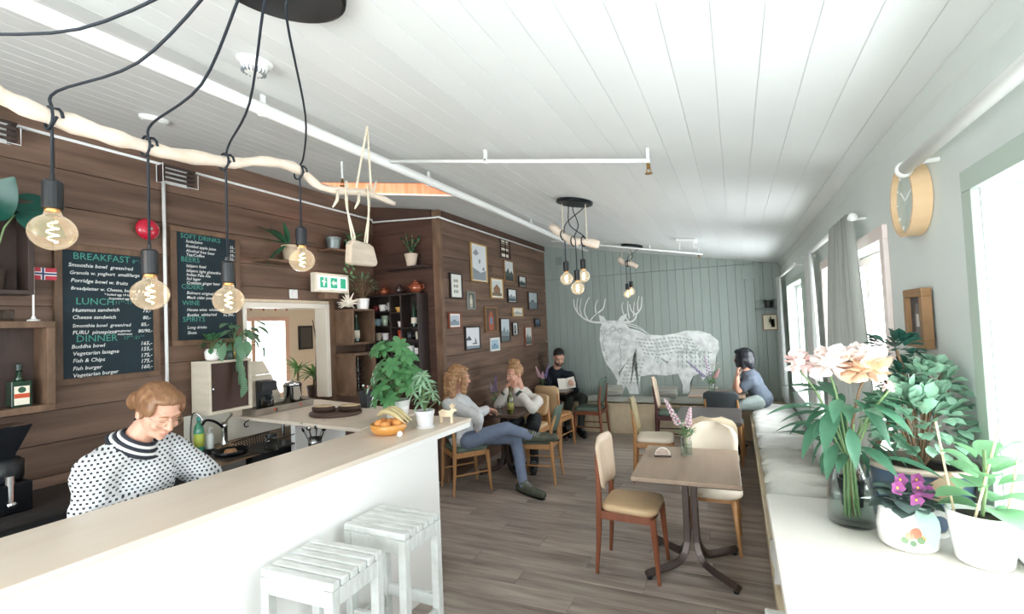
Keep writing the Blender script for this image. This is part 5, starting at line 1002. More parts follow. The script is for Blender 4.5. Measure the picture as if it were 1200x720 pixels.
for k, (x_, y_) in enumerate(((-.105, -.03), (.105, .05))):
    b_ = thing('bread_loaf', ['dark bread loaf half at the coffee maker side', 'dark bread loaf half toward the leafy plant'][k], 'bread', (-3.12+x_, 3.08+y_, ZC+.0265), .25)
    G().lathe([(.07, 0), (.078, .02), (.075, .038), (.05, .04), (.001, .04)], n=20, sx=1.35, sy=.75).obj('crust', M('dark_crust', '4a3527', .8, c2='33241a', sc=20), b_, smooth=True); G().lathe([(.068, .0405), (.06, .05), (.001, .052)], n=20, sx=1.3, sy=.72).obj('crumb', M('flour_crumb', 'c9b494', .9, c2='a98f6c', sc=30), b_, smooth=True)
t = thing('dark_vase', 'dark square vase with small red and white flowers', 'vase', (-3.08, 3.42, ZC)); G().lathe([(.055, 0), (.07, .15), (.066, .15), (.052, .01), (.001, .01)], n=4, M=Mx.Rotation(radians(40), 4, 'Z')).obj('vase_body', M('dark_slate', '2e3236', .6), t)
for k in range(7): p = (.03*cos(k*2.1), .03*sin(k*2.1), .17+.015*(k % 3)); G().tube([(0, 0, .1), p], .002, 5).obj('stem', STEMG, t); G().ell(p, (.011, .011, .009), 8).obj('bloom', [M('red_bloom', 'b8383a', .6), WHITEP][k % 2], t)
t = thing('coffee_tray', 'low grey wooden tray under the two coffee makers', 'tray', (-3.85, 3.12, ZC), radians(88)); TW = M('grey_wood_tray', '8d8377', .6, c2='74695d', sc=5)
for p, q in (((-.3, -.1, 0), (.3, .1, .012)), ((-.3, -.1, .012), (.3, -.088, .06)), ((-.3, .088, .012), (.3, .1, .06)), ((-.3, -.088, .012), (-.288, .088, .06)), ((.288, -.088, .012), (.3, .088, .06))): G().box(p, q).obj('tray_board', TW, t, bev=.002)
for x_ in (-.12, .15): G().lathe([(.012, 0), (.012, .004)], n=10, M=Mx.Translation((x_, -.1005, .035)) @ Mx.Rotation(radians(90), 4, 'X')).obj('red_stud', M('red_stud', 'b0543a', .5), t)
t = thing('drip_coffee_maker', 'black drip coffee maker with glass jug', 'coffee maker', (-3.85, 2.99, ZC+.0125), radians(70)); t.scale = (.86, .86, .95)
G().box((-.075, -.1, 0), (.075, .1, .03)).obj('base', BLACK, t, bev=.006); G().box((-.075, .04, .03), (.075, .1, .29)).obj('tower', BLACK, t, bev=.006); G().box((-.075, -.1, .2), (.075, .04, .29)).obj('filter_housing', BLACK, t, bev=.01)
G().lathe([(.05, .032), (.062, .06), (.062, .12), (.045, .16), (.042, .16), (.058, .12), (.058, .06), (.001, .036)], (0, -.03, 0), 20).obj('glass_jug', GLASS, t, smooth=True); G().lathe([(.045, .036), (.057, .06), (.057, .105), (.001, .106)], (0, -.03, 0), 20).obj('coffee', M('black_coffee', '160d08', .2), t); G().tube(bez((0, -.09, .14), (0, -.14, .13), (0, -.14, .06), (0, -.092, .07), 6), .008, 6).obj('jug_handle', BLACK, t, smooth=True)
t = thing('steel_percolator', 'polished steel percolator beside the black coffee maker', 'coffee maker', (-3.85, 3.27, ZC+.0125)); G().lathe([(.075, 0), (.08, .01), (.08, .2), (.084, .205), (.07, .225), (.02, .235), (.012, .25)], n=28).obj('body', CHROME, t, smooth=True); G().tube(bez((.06, -.055, .18), (.12, -.1, .19), (.12, -.1, .06), (.06, -.055, .07), 8), .009, 8).obj('handle', BLACK, t, smooth=True); G().lathe([(.083, .19), (.083, .2)], n=28).obj('band', BLACK, t)
t = thing('counter_hook', 'black iron hook on the serving counter edge', 'hook', (-3.80, 2.775, 1.02)); G().tube([(0, .004, .01)]+[(.0, -.02-.022*sin(a), -.0-.022+.022*cos(a)) for a in [i*.5 for i in range(9)]], .005, 6).obj('hook_rod', BLACKM, t, smooth=True)
# -- cabinet top plants ------------------------------------------------------------------------
ZT = 1.5605
t = thing('small_leaf_plant', 'small green plant in a rounded white pot on the cabinet', 'plant', (-3.82, 2.49, ZT)); G().lathe([(.038, 0), (.055, .02), (.058, .07), (.045, .095), (.041, .095), (.05, .07), (.001, .06)], n=24).obj('pot', WHITEC, t, smooth=True)
MG = leafmat('mid_green_leaf', '4f7f55', '3b6a48', .4, 12, .2); mg = leaf_mesh('small_leaf', .06, .042, MG, .3, .2, .6, 5, wide=.5); bush(t, mg, (0, 0, .14), (.06, .06, .05), 24, 21, (.7, 1.1), (3, .002, STEMG), base=(0, 0, .08)); inst(mg, 'leaf', t, frame_mx((.03, -.03, .1), (.5, -.5, -.8), V((0, 0, 1)), .9))
tag(G().lathe([(.024, 0), (.026, .07), (.023, .07), (.001, .004)], n=18).obj('candle_glass', M('dark_green_jar', '4a5d58', .2), smooth=True, loc=(-3.74, 2.58, ZT)), 'small dark green jar on the cabinet between two plants', 'jar')
t = thing('trailing_prayer_plant', 'trailing prayer plant with striped leaves in a brass pot', 'plant', (-3.79, 2.655, ZT)); G().lathe([(.045, 0), (.05, .005), (.052, .13), (.048, .13), (.044, .01), (.001, .01)], n=24).obj('pot', M('brass_pot', 'a98f58', .3, metal=.8), t, smooth=True)
CL = leafmat('striped_leaf', '8fb491', '4f7d62', .4, 5, .25)
nt = CL.node_tree; wv = nt.nodes.new('ShaderNodeTexWave'); wv.inputs['Scale'].default_value = 22; wv.inputs['Distortion'].default_value = 1; wv.bands_direction = 'Y'; tcn = nt.nodes.new('ShaderNodeTexCoord'); nt.links.new(tcn.outputs['Object'], wv.inputs['Vector'])
mxn = [n_ for n_ in nt.nodes if n_.type == 'MIX'][0]; nt.links.new(wv.outputs['Fac'], mxn.inputs[0])
cm = leaf_mesh('prayer_leaf', .14, .068, CL, .35, .2, .8, 6, wide=.5)
rr = random.Random(5)
for k in range(34):
    az = rr.uniform(-1.9, 1.6); e = rr.uniform(-.5, 1.0); p = V((.02, .03, .17))+sphdir(az, e)*rr.uniform(.05, .2); G().tube([(0, 0, .12), p*.6+V((0, 0, .06)), p], .002, 5).obj('stem', STEMG, t); inst(cm, 'leaf', t, frame_mx(p, sphdir(az, e-.8), sphdir(az, 1.0), rr.uniform(.8, 1.1)))
for k in range(6): p = V((.075+.012*k, -.03+.012*(k % 2), .08-.052*k)); inst(cm, 'leaf', t, frame_mx(p, (.25, .15*(-1)**k, -1), V((1, 0, .2)), .95))
G().tube(smooth_line([(0, 0, .13), (.06, -.02, .15), (.09, -.02, .05), (.12, -.02, -.2)], 4), .0025, 5).obj('stem', STEMG, t)
# -- wall shelf plants -------------------------------------------------------------------------
t = thing('dumb_cane_plant', 'striped long leaved plant in a clay pot on wall shelf', 'plant', (-3.86, 3.3, 2.4375)); pot(t, .06, .085, .16, TER)
DG = leafmat('deep_green_leaf', '3f6f4f', '2c5640', .35, 6, .15); dg = leaf_mesh('long_leaf', .30, .065, DG, .3, .25, .8, 7, wide=.45)
for az, e, s, u in ((-1.9, .85, 1.0, 1), (-1.3, .7, .95, 1), (-1.65, .35, .8, 1), (1.9, .2, .7, 1), (1.2, .5, .7, 1), (-1.7, -.55, .95, 1), (-1.2, -.3, .75, 1), (.8, 1.2, .6, 1), (1.7, -.4, .75, 1), (-1.0, 1.2, .8, 1), (1.5, -.75, .7, 1), (.2, -.2, .5, 1)): inst(dg, 'leaf', t, frame_mx(V((0, 0, .15))+sphdir(az, .2)*.05, sphdir(az, e), V((0, 0, 1)), s))
t = thing('grey_pot', 'empty looking grey metal pot on the plant shelf', 'pot', (-3.87, 3.86, 2.6275)); pot(t, .06, .08, .13, M('zinc_pot', '7f8b8a', .4, metal=.5))
t = thing('spider_plant', 'trailing spider plant in a dark pot on the plant shelf', 'plant', (-3.87, 4.13, 2.6275)); pot(t, .065, .085, .12, M('black_pot', '23262a', .5))
LG = leafmat('light_green_blade', '8fb98a', '6fa06f', .4, 10, .3); bl = leaf_mesh('blade', .2, .022, LG, .7, .2, .7, 7, wide=.4); rr = random.Random(8)
for k in range(34): az = rr.uniform(-1.5, 1.5); inst(bl, 'leaf', t, frame_mx((0, 0, .12), sphdir(az, rr.uniform(.2, 1.3)), V((0, 0, 1)), rr.uniform(.6, 1.1)))
ivy = leaf_mesh('ivy_leaf', .05, .035, LG, .3, .2, .7, 4, wide=.4)
for s in range(2):
    P = smooth_line([(.03, -.06-.05*s, .11), (.1, -.09-.07*s, .08), (.11, -.1-.08*s, -.1), (.1, -.12-.1*s, -.28+.05*s)], 4); G().tube(P, .0018, 5).obj('vine', STEMG, t)
    for j, p in enumerate(P[2:]): inst(ivy, 'leaf', t, frame_mx(p, (.4, (-1)**j, -.6), V((1, 0, .3)), .9))
t = thing('zz_plant', 'dark leafy plant in a cream pot above the teapots', 'plant', (-3.34, Y2-.11, 2.4585)); pot(t, .052, .075, .145, M('cream_pot', 'd9ccb8', .7))
zl = leaf_mesh('glossy_leaf', .07, .028, leafmat('dark_glossy_leaf', '356a52', '27543f', .25, 10, .1), .2, .25, .8, 4); rr = random.Random(2)
for k in range(7):
    az = k*.9; P = smooth_line([(0, 0, .12), (cos(az)*.04, sin(az)*.03, .22), (cos(az)*.12, sin(az)*.07, .30+.04*(k % 3))], 4); G().tube(P, .004, 6).obj('stalk', STEMG, t, smooth=True)
    for j, p in enumerate(P[2:]): inst(zl, 'leaf', t, frame_mx(p, sphdir(az+(1.2 if j % 2 else -1.2), .5), V((0, 0, 1)), rr.uniform(.8, 1.1)))
t = thing('asparagus_fern', 'wispy fine leaved plant in a white pot on the wine box', 'plant', (-3.79, 4.19, 1.9855)); pot(t, .062, .075, .12, WHITEC)
FE = leafmat('grey_green_sprig', '7d8f70', '65785b', .6, 12, .1); fm = leaf_mesh('sprig', .06, .01, FE, .2, .1, .8, 3); bush(t, fm, (0, 0, .26), (.16, .15, .13), 150, 31, (.7, 1.3), (5, .0018, STEMB), .5, (-.4, 1.4), base=(0, 0, .1))
t = thing('white_coral', 'spiky white coral shell on the wine box shelf', 'coral', (-3.80, 3.985, 1.9855)); COR = M('white_coral', 'efe9dd', .8, c2='e0d6c4', sc=20)
G().ell((0, 0, .07), (.05, .06, .05), 14).obj('core', COR, t, smooth=True); rr = random.Random(6)
for k in range(26): d = sphdir(rr.uniform(0, 6.28), rr.uniform(-.6, 1.5)); G().tube([V((0, 0, .07))+d*.035, V((0, 0, .07))+d*.075+V((0, 0, .005)), V((0, 0, max(.075, .07)))+d*rr.uniform(.09, .125)], [.012, .008, .002], 6).obj('spike', COR, t)
t = thing('rubber_plant', 'big dark leaved plant spilling out of the wall crate', 'plant', (-3.89, 1.24, 2.077)); pot(t, .06, .075, .12, DARKWOOD)
bg = leaf_mesh('broad_leaf', .26, .16, leafmat('blue_green_broad_leaf', '1f5a4a', '174a40', .3, 5, .1), .45, .15, .7, 7, wide=.5)
for p, d, s in (((.05, .05, .5), (.35, .8, .15), .9), ((.08, .08, .44), (.5, .75, -.3), .85), ((.05, .0, .4), (.7, -.2, .4), 1), ((.02, -.05, .45), (.2, -.8, .4), 1)): inst(bg, 'leaf', t, frame_mx(p, d, V((1, -.45, .35)), s*1.1)); G().tube([(0, 0, .1), V(p)*.6+V((0, 0, .1)), p], .005, 6).obj('stem', STEMG, t)
t = thing('aloe_plant', 'spiky dark plant on the grey corner shelf', 'plant', (.44, YB-.11, 1.8255)); pot(t, .05, .06, .1, M('black_pot', '23262a', .5)); sk_ = leaf_mesh('spike_leaf', .34, .035, leafmat('dark_spike', '3c5a50', '2c473f', .4, 8, .1), .5, .3, .8, 6, wide=.3)
for k in range(14): inst(sk_, 'leaf', t, frame_mx((0, 0, .09), sphdir(2.2+k*.32, .25+.07*(k % 6)) , V((0, 0, 1)), .5+.04*(k % 4))) if sphdir(2.2+k*.32, 0).y < .3 else None
# -- sink, bottles, utensils -------------------------------------------------------------------
t = thing('kitchen_faucet', 'chrome mixer tap over the sink', 'faucet', (-3.80, 2.56, .856)); G().lathe([(.03, 0), (.028, .03), (.022, .05), (.022, .15), (.026, .17), (.02, .2), (.001, .2)], n=18).obj('body', CHROME, t, smooth=True)
G().tube(smooth_line([(0, 0, .15), (.03, -.09, .22), (.04, -.17, .25), (.05, -.21, .22)], 4), .01, 8).obj('spout', BLACKM, t, smooth=True); G().tube([(0, 0, .19), (.03, .05, .26)], .007, 6).obj('lever', CHROME, t)
G().tube(smooth_line([(.05, -.2, .24), (.03, -.22, .3), (-.02, -.24, .3), (-.04, -.24, .1), (-.02, -.2, .0)], 4), .006, 6).obj('spray_hose', CHROME, t, smooth=True)
t = thing('dish_soap', 'green dish soap bottle beside the tap', 'bottle', (-3.87, 2.4, .856)); G().lathe([(.034, 0), (.036, .01), (.036, .16), (.028, .2), (.014, .22), (.013, .24)], n=18).obj('bottle_body', M('green_soap', '4d9a7c', .2, coat=.3), t, smooth=True); G().lathe([(.0365, .04), (.0365, .14)], n=18).obj('paper_label', M('yellow_green_label', 'c3cf5a', .6), t, smooth=True); G().lathe([(.014, .24), (.014, .265), (.008, .27)], n=12).obj('cap', M('teal_cap', '4fa6a0', .4), t)
t = thing('pump_bottle', 'clear white pump soap bottle near the tap', 'bottle', (-3.88, 2.49, .856)); G().lathe([(.03, 0), (.032, .01), (.032, .11), (.014, .13)], n=18).obj('bottle_body', M('milky_plastic', 'e3e7e4', .3), t, smooth=True); G().tube([(0, 0, .13), (0, 0, .165), (.04, 0, .165)], .006, 6).obj('pump', WHITEP, t)
t = thing('dish_rack', 'black dish drying rack beside the sink', 'rack', (-3.42, 2.66, .856), .2); G().box((-.16, -.2, 0), (.16, .2, .012)).obj('tray', BLACK, t, bev=.004)
for k in range(14): G().tube([(-.14, -.18+k*.027, .012), (-.15, -.18+k*.027, .08), (-.05, -.18+k*.027, .03)], .003, 5).obj('wire', BLACKM, t)
for s in (-1, 1): G().tube([(s*.155, -.2, .08), (s*.155, .2, .08)], .004, 6).obj('rail', BLACKM, t)
t = thing('frying_pan', 'black frying pan with a browned bun in it', 'pan', (-3.46, 2.38, .870)); G().lathe([(.10, 0), (.125, .035), (.12, .035), (.097, .006), (.001, .006)], n=32).obj('pan_body', BLACKM, t, smooth=True); G().tube([(.11, -.04, .03), (.26, -.1, .06)], .01, 8).obj('handle', BLACK, t, smooth=True)
tag(G().lathe([(.03, 0), (.045, .015), (.035, .035), (.001, .04)], n=18).obj('browned_bun', M('bun_crust', 'b98f66', .7, c2='8d6544', sc=25), smooth=True, loc=(-3.44, 2.36, .8775)), 'browned bun in the frying pan', 'bread')
tag(box_obj('pan_board', (-3.62, 2.26, .8565), (-3.32, 2.5, .8695), M('dark_board', '3a302b', .6), bev=.003), 'dark board under the frying pan beside the sink', 'board')
t = thing('utensil_jar', 'steel jar crowded with ladles and serving spoons', 'utensils', (-3.02, 2.76, .856)); t.scale = (.8, .8, .56); G().lathe([(.06, 0), (.065, .14), (.062, .14), (.058, .005), (.001, .005)], n=24).obj('jar', STEEL, t, smooth=True); rr = random.Random(1)
for k in range(9):
    az = k*.7; p = V((cos(az)*.03, sin(az)*.03, .02)); q = V((cos(az)*.12, sin(az)*.09, .24+.03*(k % 3))); st = G().tube([p, q], .004, 6).obj('handle', STEEL if k % 3 else BLACKM, t); G().ell((0, 0, 0), (.026, .012, .034), 10, M=frame_mx(q+(q-p).normalized()*.02, (q-p), V((0, 0, 1))) @ Mx.Rotation(radians(90), 4, 'X')).obj('spoon_head', STEEL if k % 3 else BLACKM, st, smooth=True)
t = thing('glass_jar', 'clear glass storage jar beside the drying rack', 'jar', (-3.28, 2.58, .856)); G().lathe([(.045, 0), (.05, .01), (.05, .09), (.04, .11), (.037, .11), (.046, .09), (.046, .012), (.001, .012)], n=24).obj('glass_body', GLASS, t, smooth=True); G().lathe([(.042, .11), (.042, .13)], n=20).obj('lid', BLACK, t)
# -- kitchen plants ----------------------------------------------------------------------------
kc = thing('kitchen_counter', 'pale counter under the kitchen window holding plants', 'counter', (-5.3, 4.4, 0)); G().box((-.35, -1.4, .74), (.35, 1.3, .78)).obj('top', PLY, kc); G().box((-.33, -1.38, -.1), (.33, 1.28, .739)).obj('cupboard', WHITEP, kc)
def drac(label, loc, h, n, s, seed, cane=True):
    t = thing('dracaena', label, 'plant', loc); pot(t, .07, .09, .14, M('dark_planter', '5a4a44', .6)); q = leaf_mesh('strap_leaf', .34, .04, leafmat('strap_green', '5c8a4a', '42703a', .4, 8, .3), .55, .3, .7, 7, wide=.35)
    G().tube([(0, 0, .1), (.01, 0, h)], .014, 8).obj('cane', STEMB, t); rr = random.Random(seed)
    for k in range(n): inst(q, 'leaf', t, frame_mx((.01, 0, h-.05+.06*rr.random()), sphdir(rr.uniform(0, 6.28), rr.uniform(.1, 1.3)), V((0, 0, 1)), s*rr.uniform(.7, 1.1)))
drac('dracaena with strap leaves on the kitchen counter by the window', (-5.2, 4.5, .7805), .5, 26, .9, 1); drac('bushy low dracaena at the kitchen hatch edge', (-4.75, 4.35, .96), .25, 30, .95, 2)
tag(box_obj('plant_stand', (-4.9, 4.2, -.1), (-4.6, 4.5, .9595), OLDWOOD), 'wooden stand below the bushy kitchen plant', 'stand')
t = thing('kitchen_picture', 'dark framed picture on the cream kitchen wall', 'picture', (-5.997, 5.22, 1.5)); G().box((0, 0, 0), (.02, .26, .36)).obj('frame', BLACK, t); G().box((.0205, .03, .03), (.022, .23, .33)).obj('print', rgbm('4c4a48'), t)
t = thing('flower_garland', 'string of dried red and white flowers over the kitchen window', 'garland', (-5.9, 4.3, 2.08)); G().tube(smooth_line([(0, -.6, .08), (0, 0, .03), (0, .9, .1)], 5), .003, 5).obj('string', ROPEM, t)
for k in range(14): G().lathe([(.008, 0), (.02, .05), (.001, .06)], n=8, M=Mx.Translation((.01, -.5+k*.095, .0+.02*(k % 2)))).obj('dried_bloom', [M('dried_red', 'a85a4a', .8), M('dried_white', 'e6d9c4', .8)][k % 2], t)
t = thing('dried_branch', 'tall bare dark stick leaning in the kitchen corner', 'branch', (-4.6, 4.15, .96-1.06)); G().tube([(0, .1, .01), (-.02, .12, 1.3), (.02, .1, 1.75), (.0, .07, 2.0)], [.012, .012, .01, .006], 7).obj('stick', M('dark_stick', '5c4238', .7), t, smooth=True)
# -- table flowers and small things --------------------------------------------------------------
def florets(t, P, r0, mats, n, sz, nm='florets'):
    g = G(); rr = random.Random(len(P)+n)
    for i in range(n):
        u = i/(n-1); k = u*(len(P)-1); a = int(min(k, len(P)-2)); p = V(P[a]).lerp(V(P[a+1]), k-a); az = i*2.4; rad = r0*(1-.75*u)
        g.k = i % len(mats); g.ell(p+V((cos(az)*rad, sin(az)*rad, 0)), (sz*(1-.5*u), sz*(1-.5*u), sz*.8*(1-.4*u)), 6)
    o = g.obj(nm, mats, t, smooth=True); o['kind'] = 'stuff'; return o
LUPP, LUPV, LUPW = M('pink_lupin', 'e0b5c4', .7), M('violet_lupin', '8d7aa8', .7), M('white_lupin', 'efe3e6', .7)
def jar(label, loc, r, h, spikes, nleaf, seed, daisies=(), lg=None):
    t = thing('flower_jar', label, 'vase', loc); G().lathe([(r*.9, 0), (r, .006), (r, h*.75), (r*.8, h*.88), (r*.85, h), (r*.8, h), (r*.76, h*.88), (r*.94, h*.74), (r*.94, .01), (.001, .01)], n=22).obj('glass_body', GLASS, t, smooth=True); G().lathe([(r*.92, .011), (r*.92, h*.6), (.001, h*.601)], n=18).obj('water', glass('vase_water', (.86, .92, .88)), t)
    for d, ln, mats in spikes:
        d = V(d).normalized(); a = V((0, 0, .02)); b = V((0, 0, h))+d*.06; c_ = b+d*ln
        st = G().tube([a, (0, 0, h*.9), b, c_], .0025, 5).obj('stem', STEMG, t, smooth=True); florets(st, [b+d*ln*.15, b+d*ln*.6, c_], .024, mats, 54, .011)
    lm = lg or leaf_mesh('table_leaf', .07, .02, leafmat('table_leaf_green', '7fa678', '5f8c62', .45, 12, .3), .3, .2, .8, 4); rr = random.Random(seed)
    for k in range(nleaf): az = rr.uniform(0, 6.28); inst(lm, 'leaf', t, frame_mx(V((0, 0, h+rr.uniform(-.01, .07)))+sphdir(az, .3)*rr.uniform(.0, .04), sphdir(az, rr.uniform(-.3, 1.2)), V((0, 0, 1)), rr.uniform(.7, 1.2)))
    for p, m in daisies:
        q = V((0, 0, h))+V(p); st = G().tube([(0, 0, .02), (0, 0, h), q], .0016, 5).obj('stem', STEMG, t); f_ = G().ell((0, 0, 0), (.006, .006, .004), 8).obj('flower_center', M('yellow_stamen', 'd9b23f', .6), st, loc=q)
        pm_ = leaf_mesh('daisy_petal', .02, .013, m, .2, .1, .6, 3, wide=.6)
        for j in range(7): inst(pm_, 'petal', f_, frame_mx((0, 0, 0), sphdir(j*.9, .35), V((0, 0, 1)), 1))
    return t
jar('glass jar with tall pink lupin and small flowers on the brown table', (-.385, 3.80, .7205), .042, .13, [((-.5, .1, 1), .25, [LUPP, LUPW]), ((.2, -.05, 1), .17, [LUPW, LUPP])], 34, 4, [((.05, -.02, .09), LUPP), ((-.02, -.03, .08), LUPW), ((.03, .03, .12), LUPW), ((.07, 0, .06), LUPW), ((.0, -.04, .11), LUPW), ((.06, -.03, .12), LUPP), ((-.03, .02, .1), LUPW)])
jar('small vase with violet lupins on the women\'s table by the wall', (-2.79, 5.38, .7205), .03, .1, [((.1, 0, 1), .25, [LUPV]), ((-.3, .1, 1), .15, [LUPV, LUPW])], 26, 5)
jar('small vase with pink and violet lupins on the reading man\'s table', (-2.72, 6.86, .7205), .03, .1, [((.35, .1, 1), .28, [LUPV]), ((-.4, 0, 1), .22, [LUPP]), ((0, .1, 1), .12, [LUPP])], 24, 6)
jar('glass vase with loose wild flowers on the small far table', (-.33, 6.78, .7205), .04, .15, [((-.8, 0, .8), .34, [LUPV]), ((.5, -.1, .9), .14, [M('dusty_pink', 'b98a8c', .7)]), ((-.2, .2, 1), .30, [LUPV, LUPW])], 46, 7, [((.06, 0, .22), LUPW), ((.1, .02, .18), LUPW), ((.02, .0, .25), LUPW), ((.09, -.02, .26), LUPW)])
t = thing('menu_card', 'half round printed card in a holder on the brown table', 'card', (-.545, 3.72, .7205), .15); G().prism([(.055*cos(a), .012+.055*sin(a)) for a in [i*pi/10 for i in range(11)]], -.012, .012, 'y').obj('card', M('card_white', 'e9e4da', .7), t); G().box((-.06, -.02, 0), (.06, .02, .012)).obj('holder', DARKWOOD, t, bev=.002)
G().prism([(.05*cos(a), .013+.05*sin(a)) for a in [i*pi/8 for i in range(9)]], -.0128, -.0122, 'y').obj('print', M('card_print', 'cbbfb0', .7, c2='a58a80', sc=40), t)
WG = M('olive_wine_glass', '4a4a22', .12, coat=.5, spec=.6)
bottle('olive green wine bottle standing on the women\'s table', (-2.40, 5.02, .7205), [(.036, 0), (.038, .01), (.038, .17), (.03, .2), (.015, .225), (.014, .3), (.016, .302), (.016, .315)], WG, 'wine_bottle', labels=[(.05, .13, .0385, M('olive_label', '8d8a4a', .6))])
tag(G().lathe([(.03, 0), (.033, .004), (.037, .095), (.034, .095), (.029, .012), (.001, .012)], n=20).obj('drinking_glass', GLASS, smooth=True, loc=(-2.52, 4.99, .7205)), 'empty drinking glass beside the wine bottle', 'glass')
t = thing('napkin', 'folded pale napkin at the edge of the reading man\'s table', 'napkin', (-2.52, 6.74, .7205)); G().prism([(-.05, 0), (.05, 0), (.03, .04), (-.03, .045)], -.02, .02, 'y').obj('folded_paper', M('pale_paper', 'e6d8be', .8), t, bev=.004)
# ================================================================== people
def g_caps(g, p0, p1, r0, r1, n=12):
    p0, p1 = V(p0), V(p1); d = (p1-p0); ln = d.length or 1e-4; d.normalize(); pts, rs = [], []
    for k in range(4): a = pi/2*k/4; pts.append(p0-d*r0*cos(a)); rs.append(max(r0*sin(a), .0005))
    pts.append(p0); rs.append(r0); pts.append(p0+d*ln*.5); rs.append((r0+r1)/2); pts.append(p1); rs.append(r1)
    for k in range(3, -1, -1): a = pi/2*k/4; pts.append(p1+d*r1*cos(a)); rs.append(max(r1*sin(a), .0005))
    g.tube(pts, rs, n)
def blob(name, prims, mat, parent, vox=.008, it=6, fac=.5, noise=0):
    g = G(); o0 = V(parent.matrix_basis.translation) if parent else V()
    for p in prims:
        if p[0] == 'c': g_caps(g, V(p[1])-o0, V(p[2])-o0, p[3], p[4])
        else: g.ell((0, 0, 0), p[2], 16, M=Mx.Translation(V(p[1])-o0) @ (p[3].to_4x4() if len(p) > 3 else Mx()))
    o = g.obj('tmp', mat); md = o.modifiers.new('r', 'REMESH'); md.mode = 'VOXEL'; md.voxel_size = vox
    md = o.modifiers.new('s', 'SMOOTH'); md.iterations = it; md.factor = fac
    if noise:
        tx = bpy.data.textures.new('n', 'CLOUDS'); tx.noise_scale = noise[1]; md = o.modifiers.new('d', 'DISPLACE'); md.texture = tx; md.strength = noise[0]; md.mid_level = .5
    me = bpy.data.meshes.new_from_object(o.evaluated_get(bpy.context.evaluated_depsgraph_get())); me.name = name; me.shade_smooth()
    bpy.data.objects.remove(o)
    q = bpy.data.objects.new(name, me); COL.objects.link(q); q.parent = parent
    return q
def basis3(x, y_hint):           # columns: x (right), y (forward), z (up)
    x = V(x).normalized(); z = x.cross(V(y_hint)).normalized(); y = z.cross(x); return Mx((x, y, z)).transposed()
class Head:
    def __init__(s, c, fwd, tilt=0, sc=1):
        y = V(fwd).normalized(); x = y.cross(V((0, 0, 1))).normalized(); z = x.cross(y); q = Mx.Rotation(tilt, 3, y); s.R = Mx((q @ x, y, q @ z)).transposed(); s.c = V(c); s.k = sc
    def p(s, x, y, z): return s.c + s.R @ (V((x, y, z))*s.k)
    def e(s, c, r): return ('e', s.p(*c), [a*s.k for a in r], s.R)
    def cap(s, a, b, r0, r1): return ('c', s.p(*a), s.p(*b), r0*s.k, r1*s.k)
    def prims(s, neck):
        return [s.e((0, -.012, .03), (.072, .092, .084)), s.e((0, .02, -.025), (.060, .072, .082)), s.e((0, .036, -.078), (.042, .046, .032)), s.e((0, .072, -.092), (.018, .016, .014)), s.e((0, .074, .028), (.048, .018, .014)),
                s.cap((0, .09, .008), (0, .108, -.028), .007, .0125), s.e((.012, .096, -.03), (.008, .01, .008)), s.e((-.012, .096, -.03), (.008, .01, .008)), s.e((.034, .066, -.03), (.024, .022, .022)), s.e((-.034, .066, -.03), (.024, .022, .022)),
                s.e((0, .086, -.056), (.022, .012, .007)), s.e((0, .085, -.067), (.019, .012, .007)), s.e((.073, -.008, -.012), (.01, .018, .03)), s.e((-.073, -.008, -.012), (.01, .018, .03)), ('c', s.p(0, -.018, -.05), V(neck), .05*s.k, .058*s.k)]
    def face(s, t, eyes='open', brow='7a5a45', lip='b5685f', iris='3f4a52'):
        o0 = V(t.location); W, I, Bm, Lp = M('eye_white', 'e6e2dc', .3), M('iris_'+iris, iris, .2), M('brow_'+brow, brow, .8), M('lip_'+lip, lip, .5)
        for sx in (-1, 1):
            if eyes == 'open':
                e_ = G().ell((0, 0, 0), (.0115*s.k, .007*s.k, .0065*s.k), 10, M=Mx.Translation(s.p(sx*.03, .081, .002)-o0) @ s.R.to_4x4()).obj('eye', W, t, smooth=True); G().ell((0, 0, 0), (.0052*s.k, .003*s.k, .0052*s.k), 8, M=Mx.Translation(s.p(sx*.03, .0865, .001)-o0) @ s.R.to_4x4()).obj('iris', I, e_, smooth=True)
            G().tube([s.p(sx*.018, .086, -.002)-o0, s.p(sx*.03, .0885, -.0045 if eyes != 'open' else .007)-o0, s.p(sx*.043, .08, -.001)-o0], .0016*s.k, 5).obj('eyelash', Bm, t)
            G().tube([s.p(sx*.014, .0935, .019)-o0, s.p(sx*.03, .0905, .024)-o0, s.p(sx*.047, .077, .018)-o0], [.003*s.k, .0035*s.k, .0015*s.k], 5).obj('eyebrow', Bm, t)
        G().tube([s.p(-.02, .088, -.0615)-o0, s.p(0, .0985, -.061)-o0, s.p(.02, .088, -.0615)-o0], [.002*s.k, .0036*s.k, .002*s.k], 6).obj('lips', Lp, t, smooth=True)
def hand(w, d, n, side=1, curl=.5, s=1):       # w wrist, d hand direction, n palm normal
    w = V(w); d = V(d).normalized(); n = (V(n)-d*V(n).dot(d)).normalized(); a = d.cross(n)*side; R = Mx((a, d, n)).transposed()
    out = [('e', w+d*.045*s, (.038*s, .052*s, .015*s), R), ('c', w-d*.03*s, w+d*.02*s, .026*s, .026*s)]
    for i, ln in enumerate((.066, .076, .07, .056)):
        b = w+d*.085*s+a*(.029-.0195*i)*s; q = d.copy()
        for j, f in enumerate((.45, .32, .23)):
            q = (q*cos(curl*(.5+.4*j))+n*sin(curl*(.5+.4*j))).normalized(); e = b+q*ln*f*s; out.append(('c', b, e, (.0088-.0008*j)*s, (.008-.0008*j)*s)); b = e
    b = w+d*.025*s+a*.03*s
    for q in ((a*.75+d*.65+n*.3), (a*.35+d*.9+n*.5)): q = q.normalized(); e = b+q*.034*s; out.append(('c', b, e, .0105*s, .0088*s)); b = e
    return out
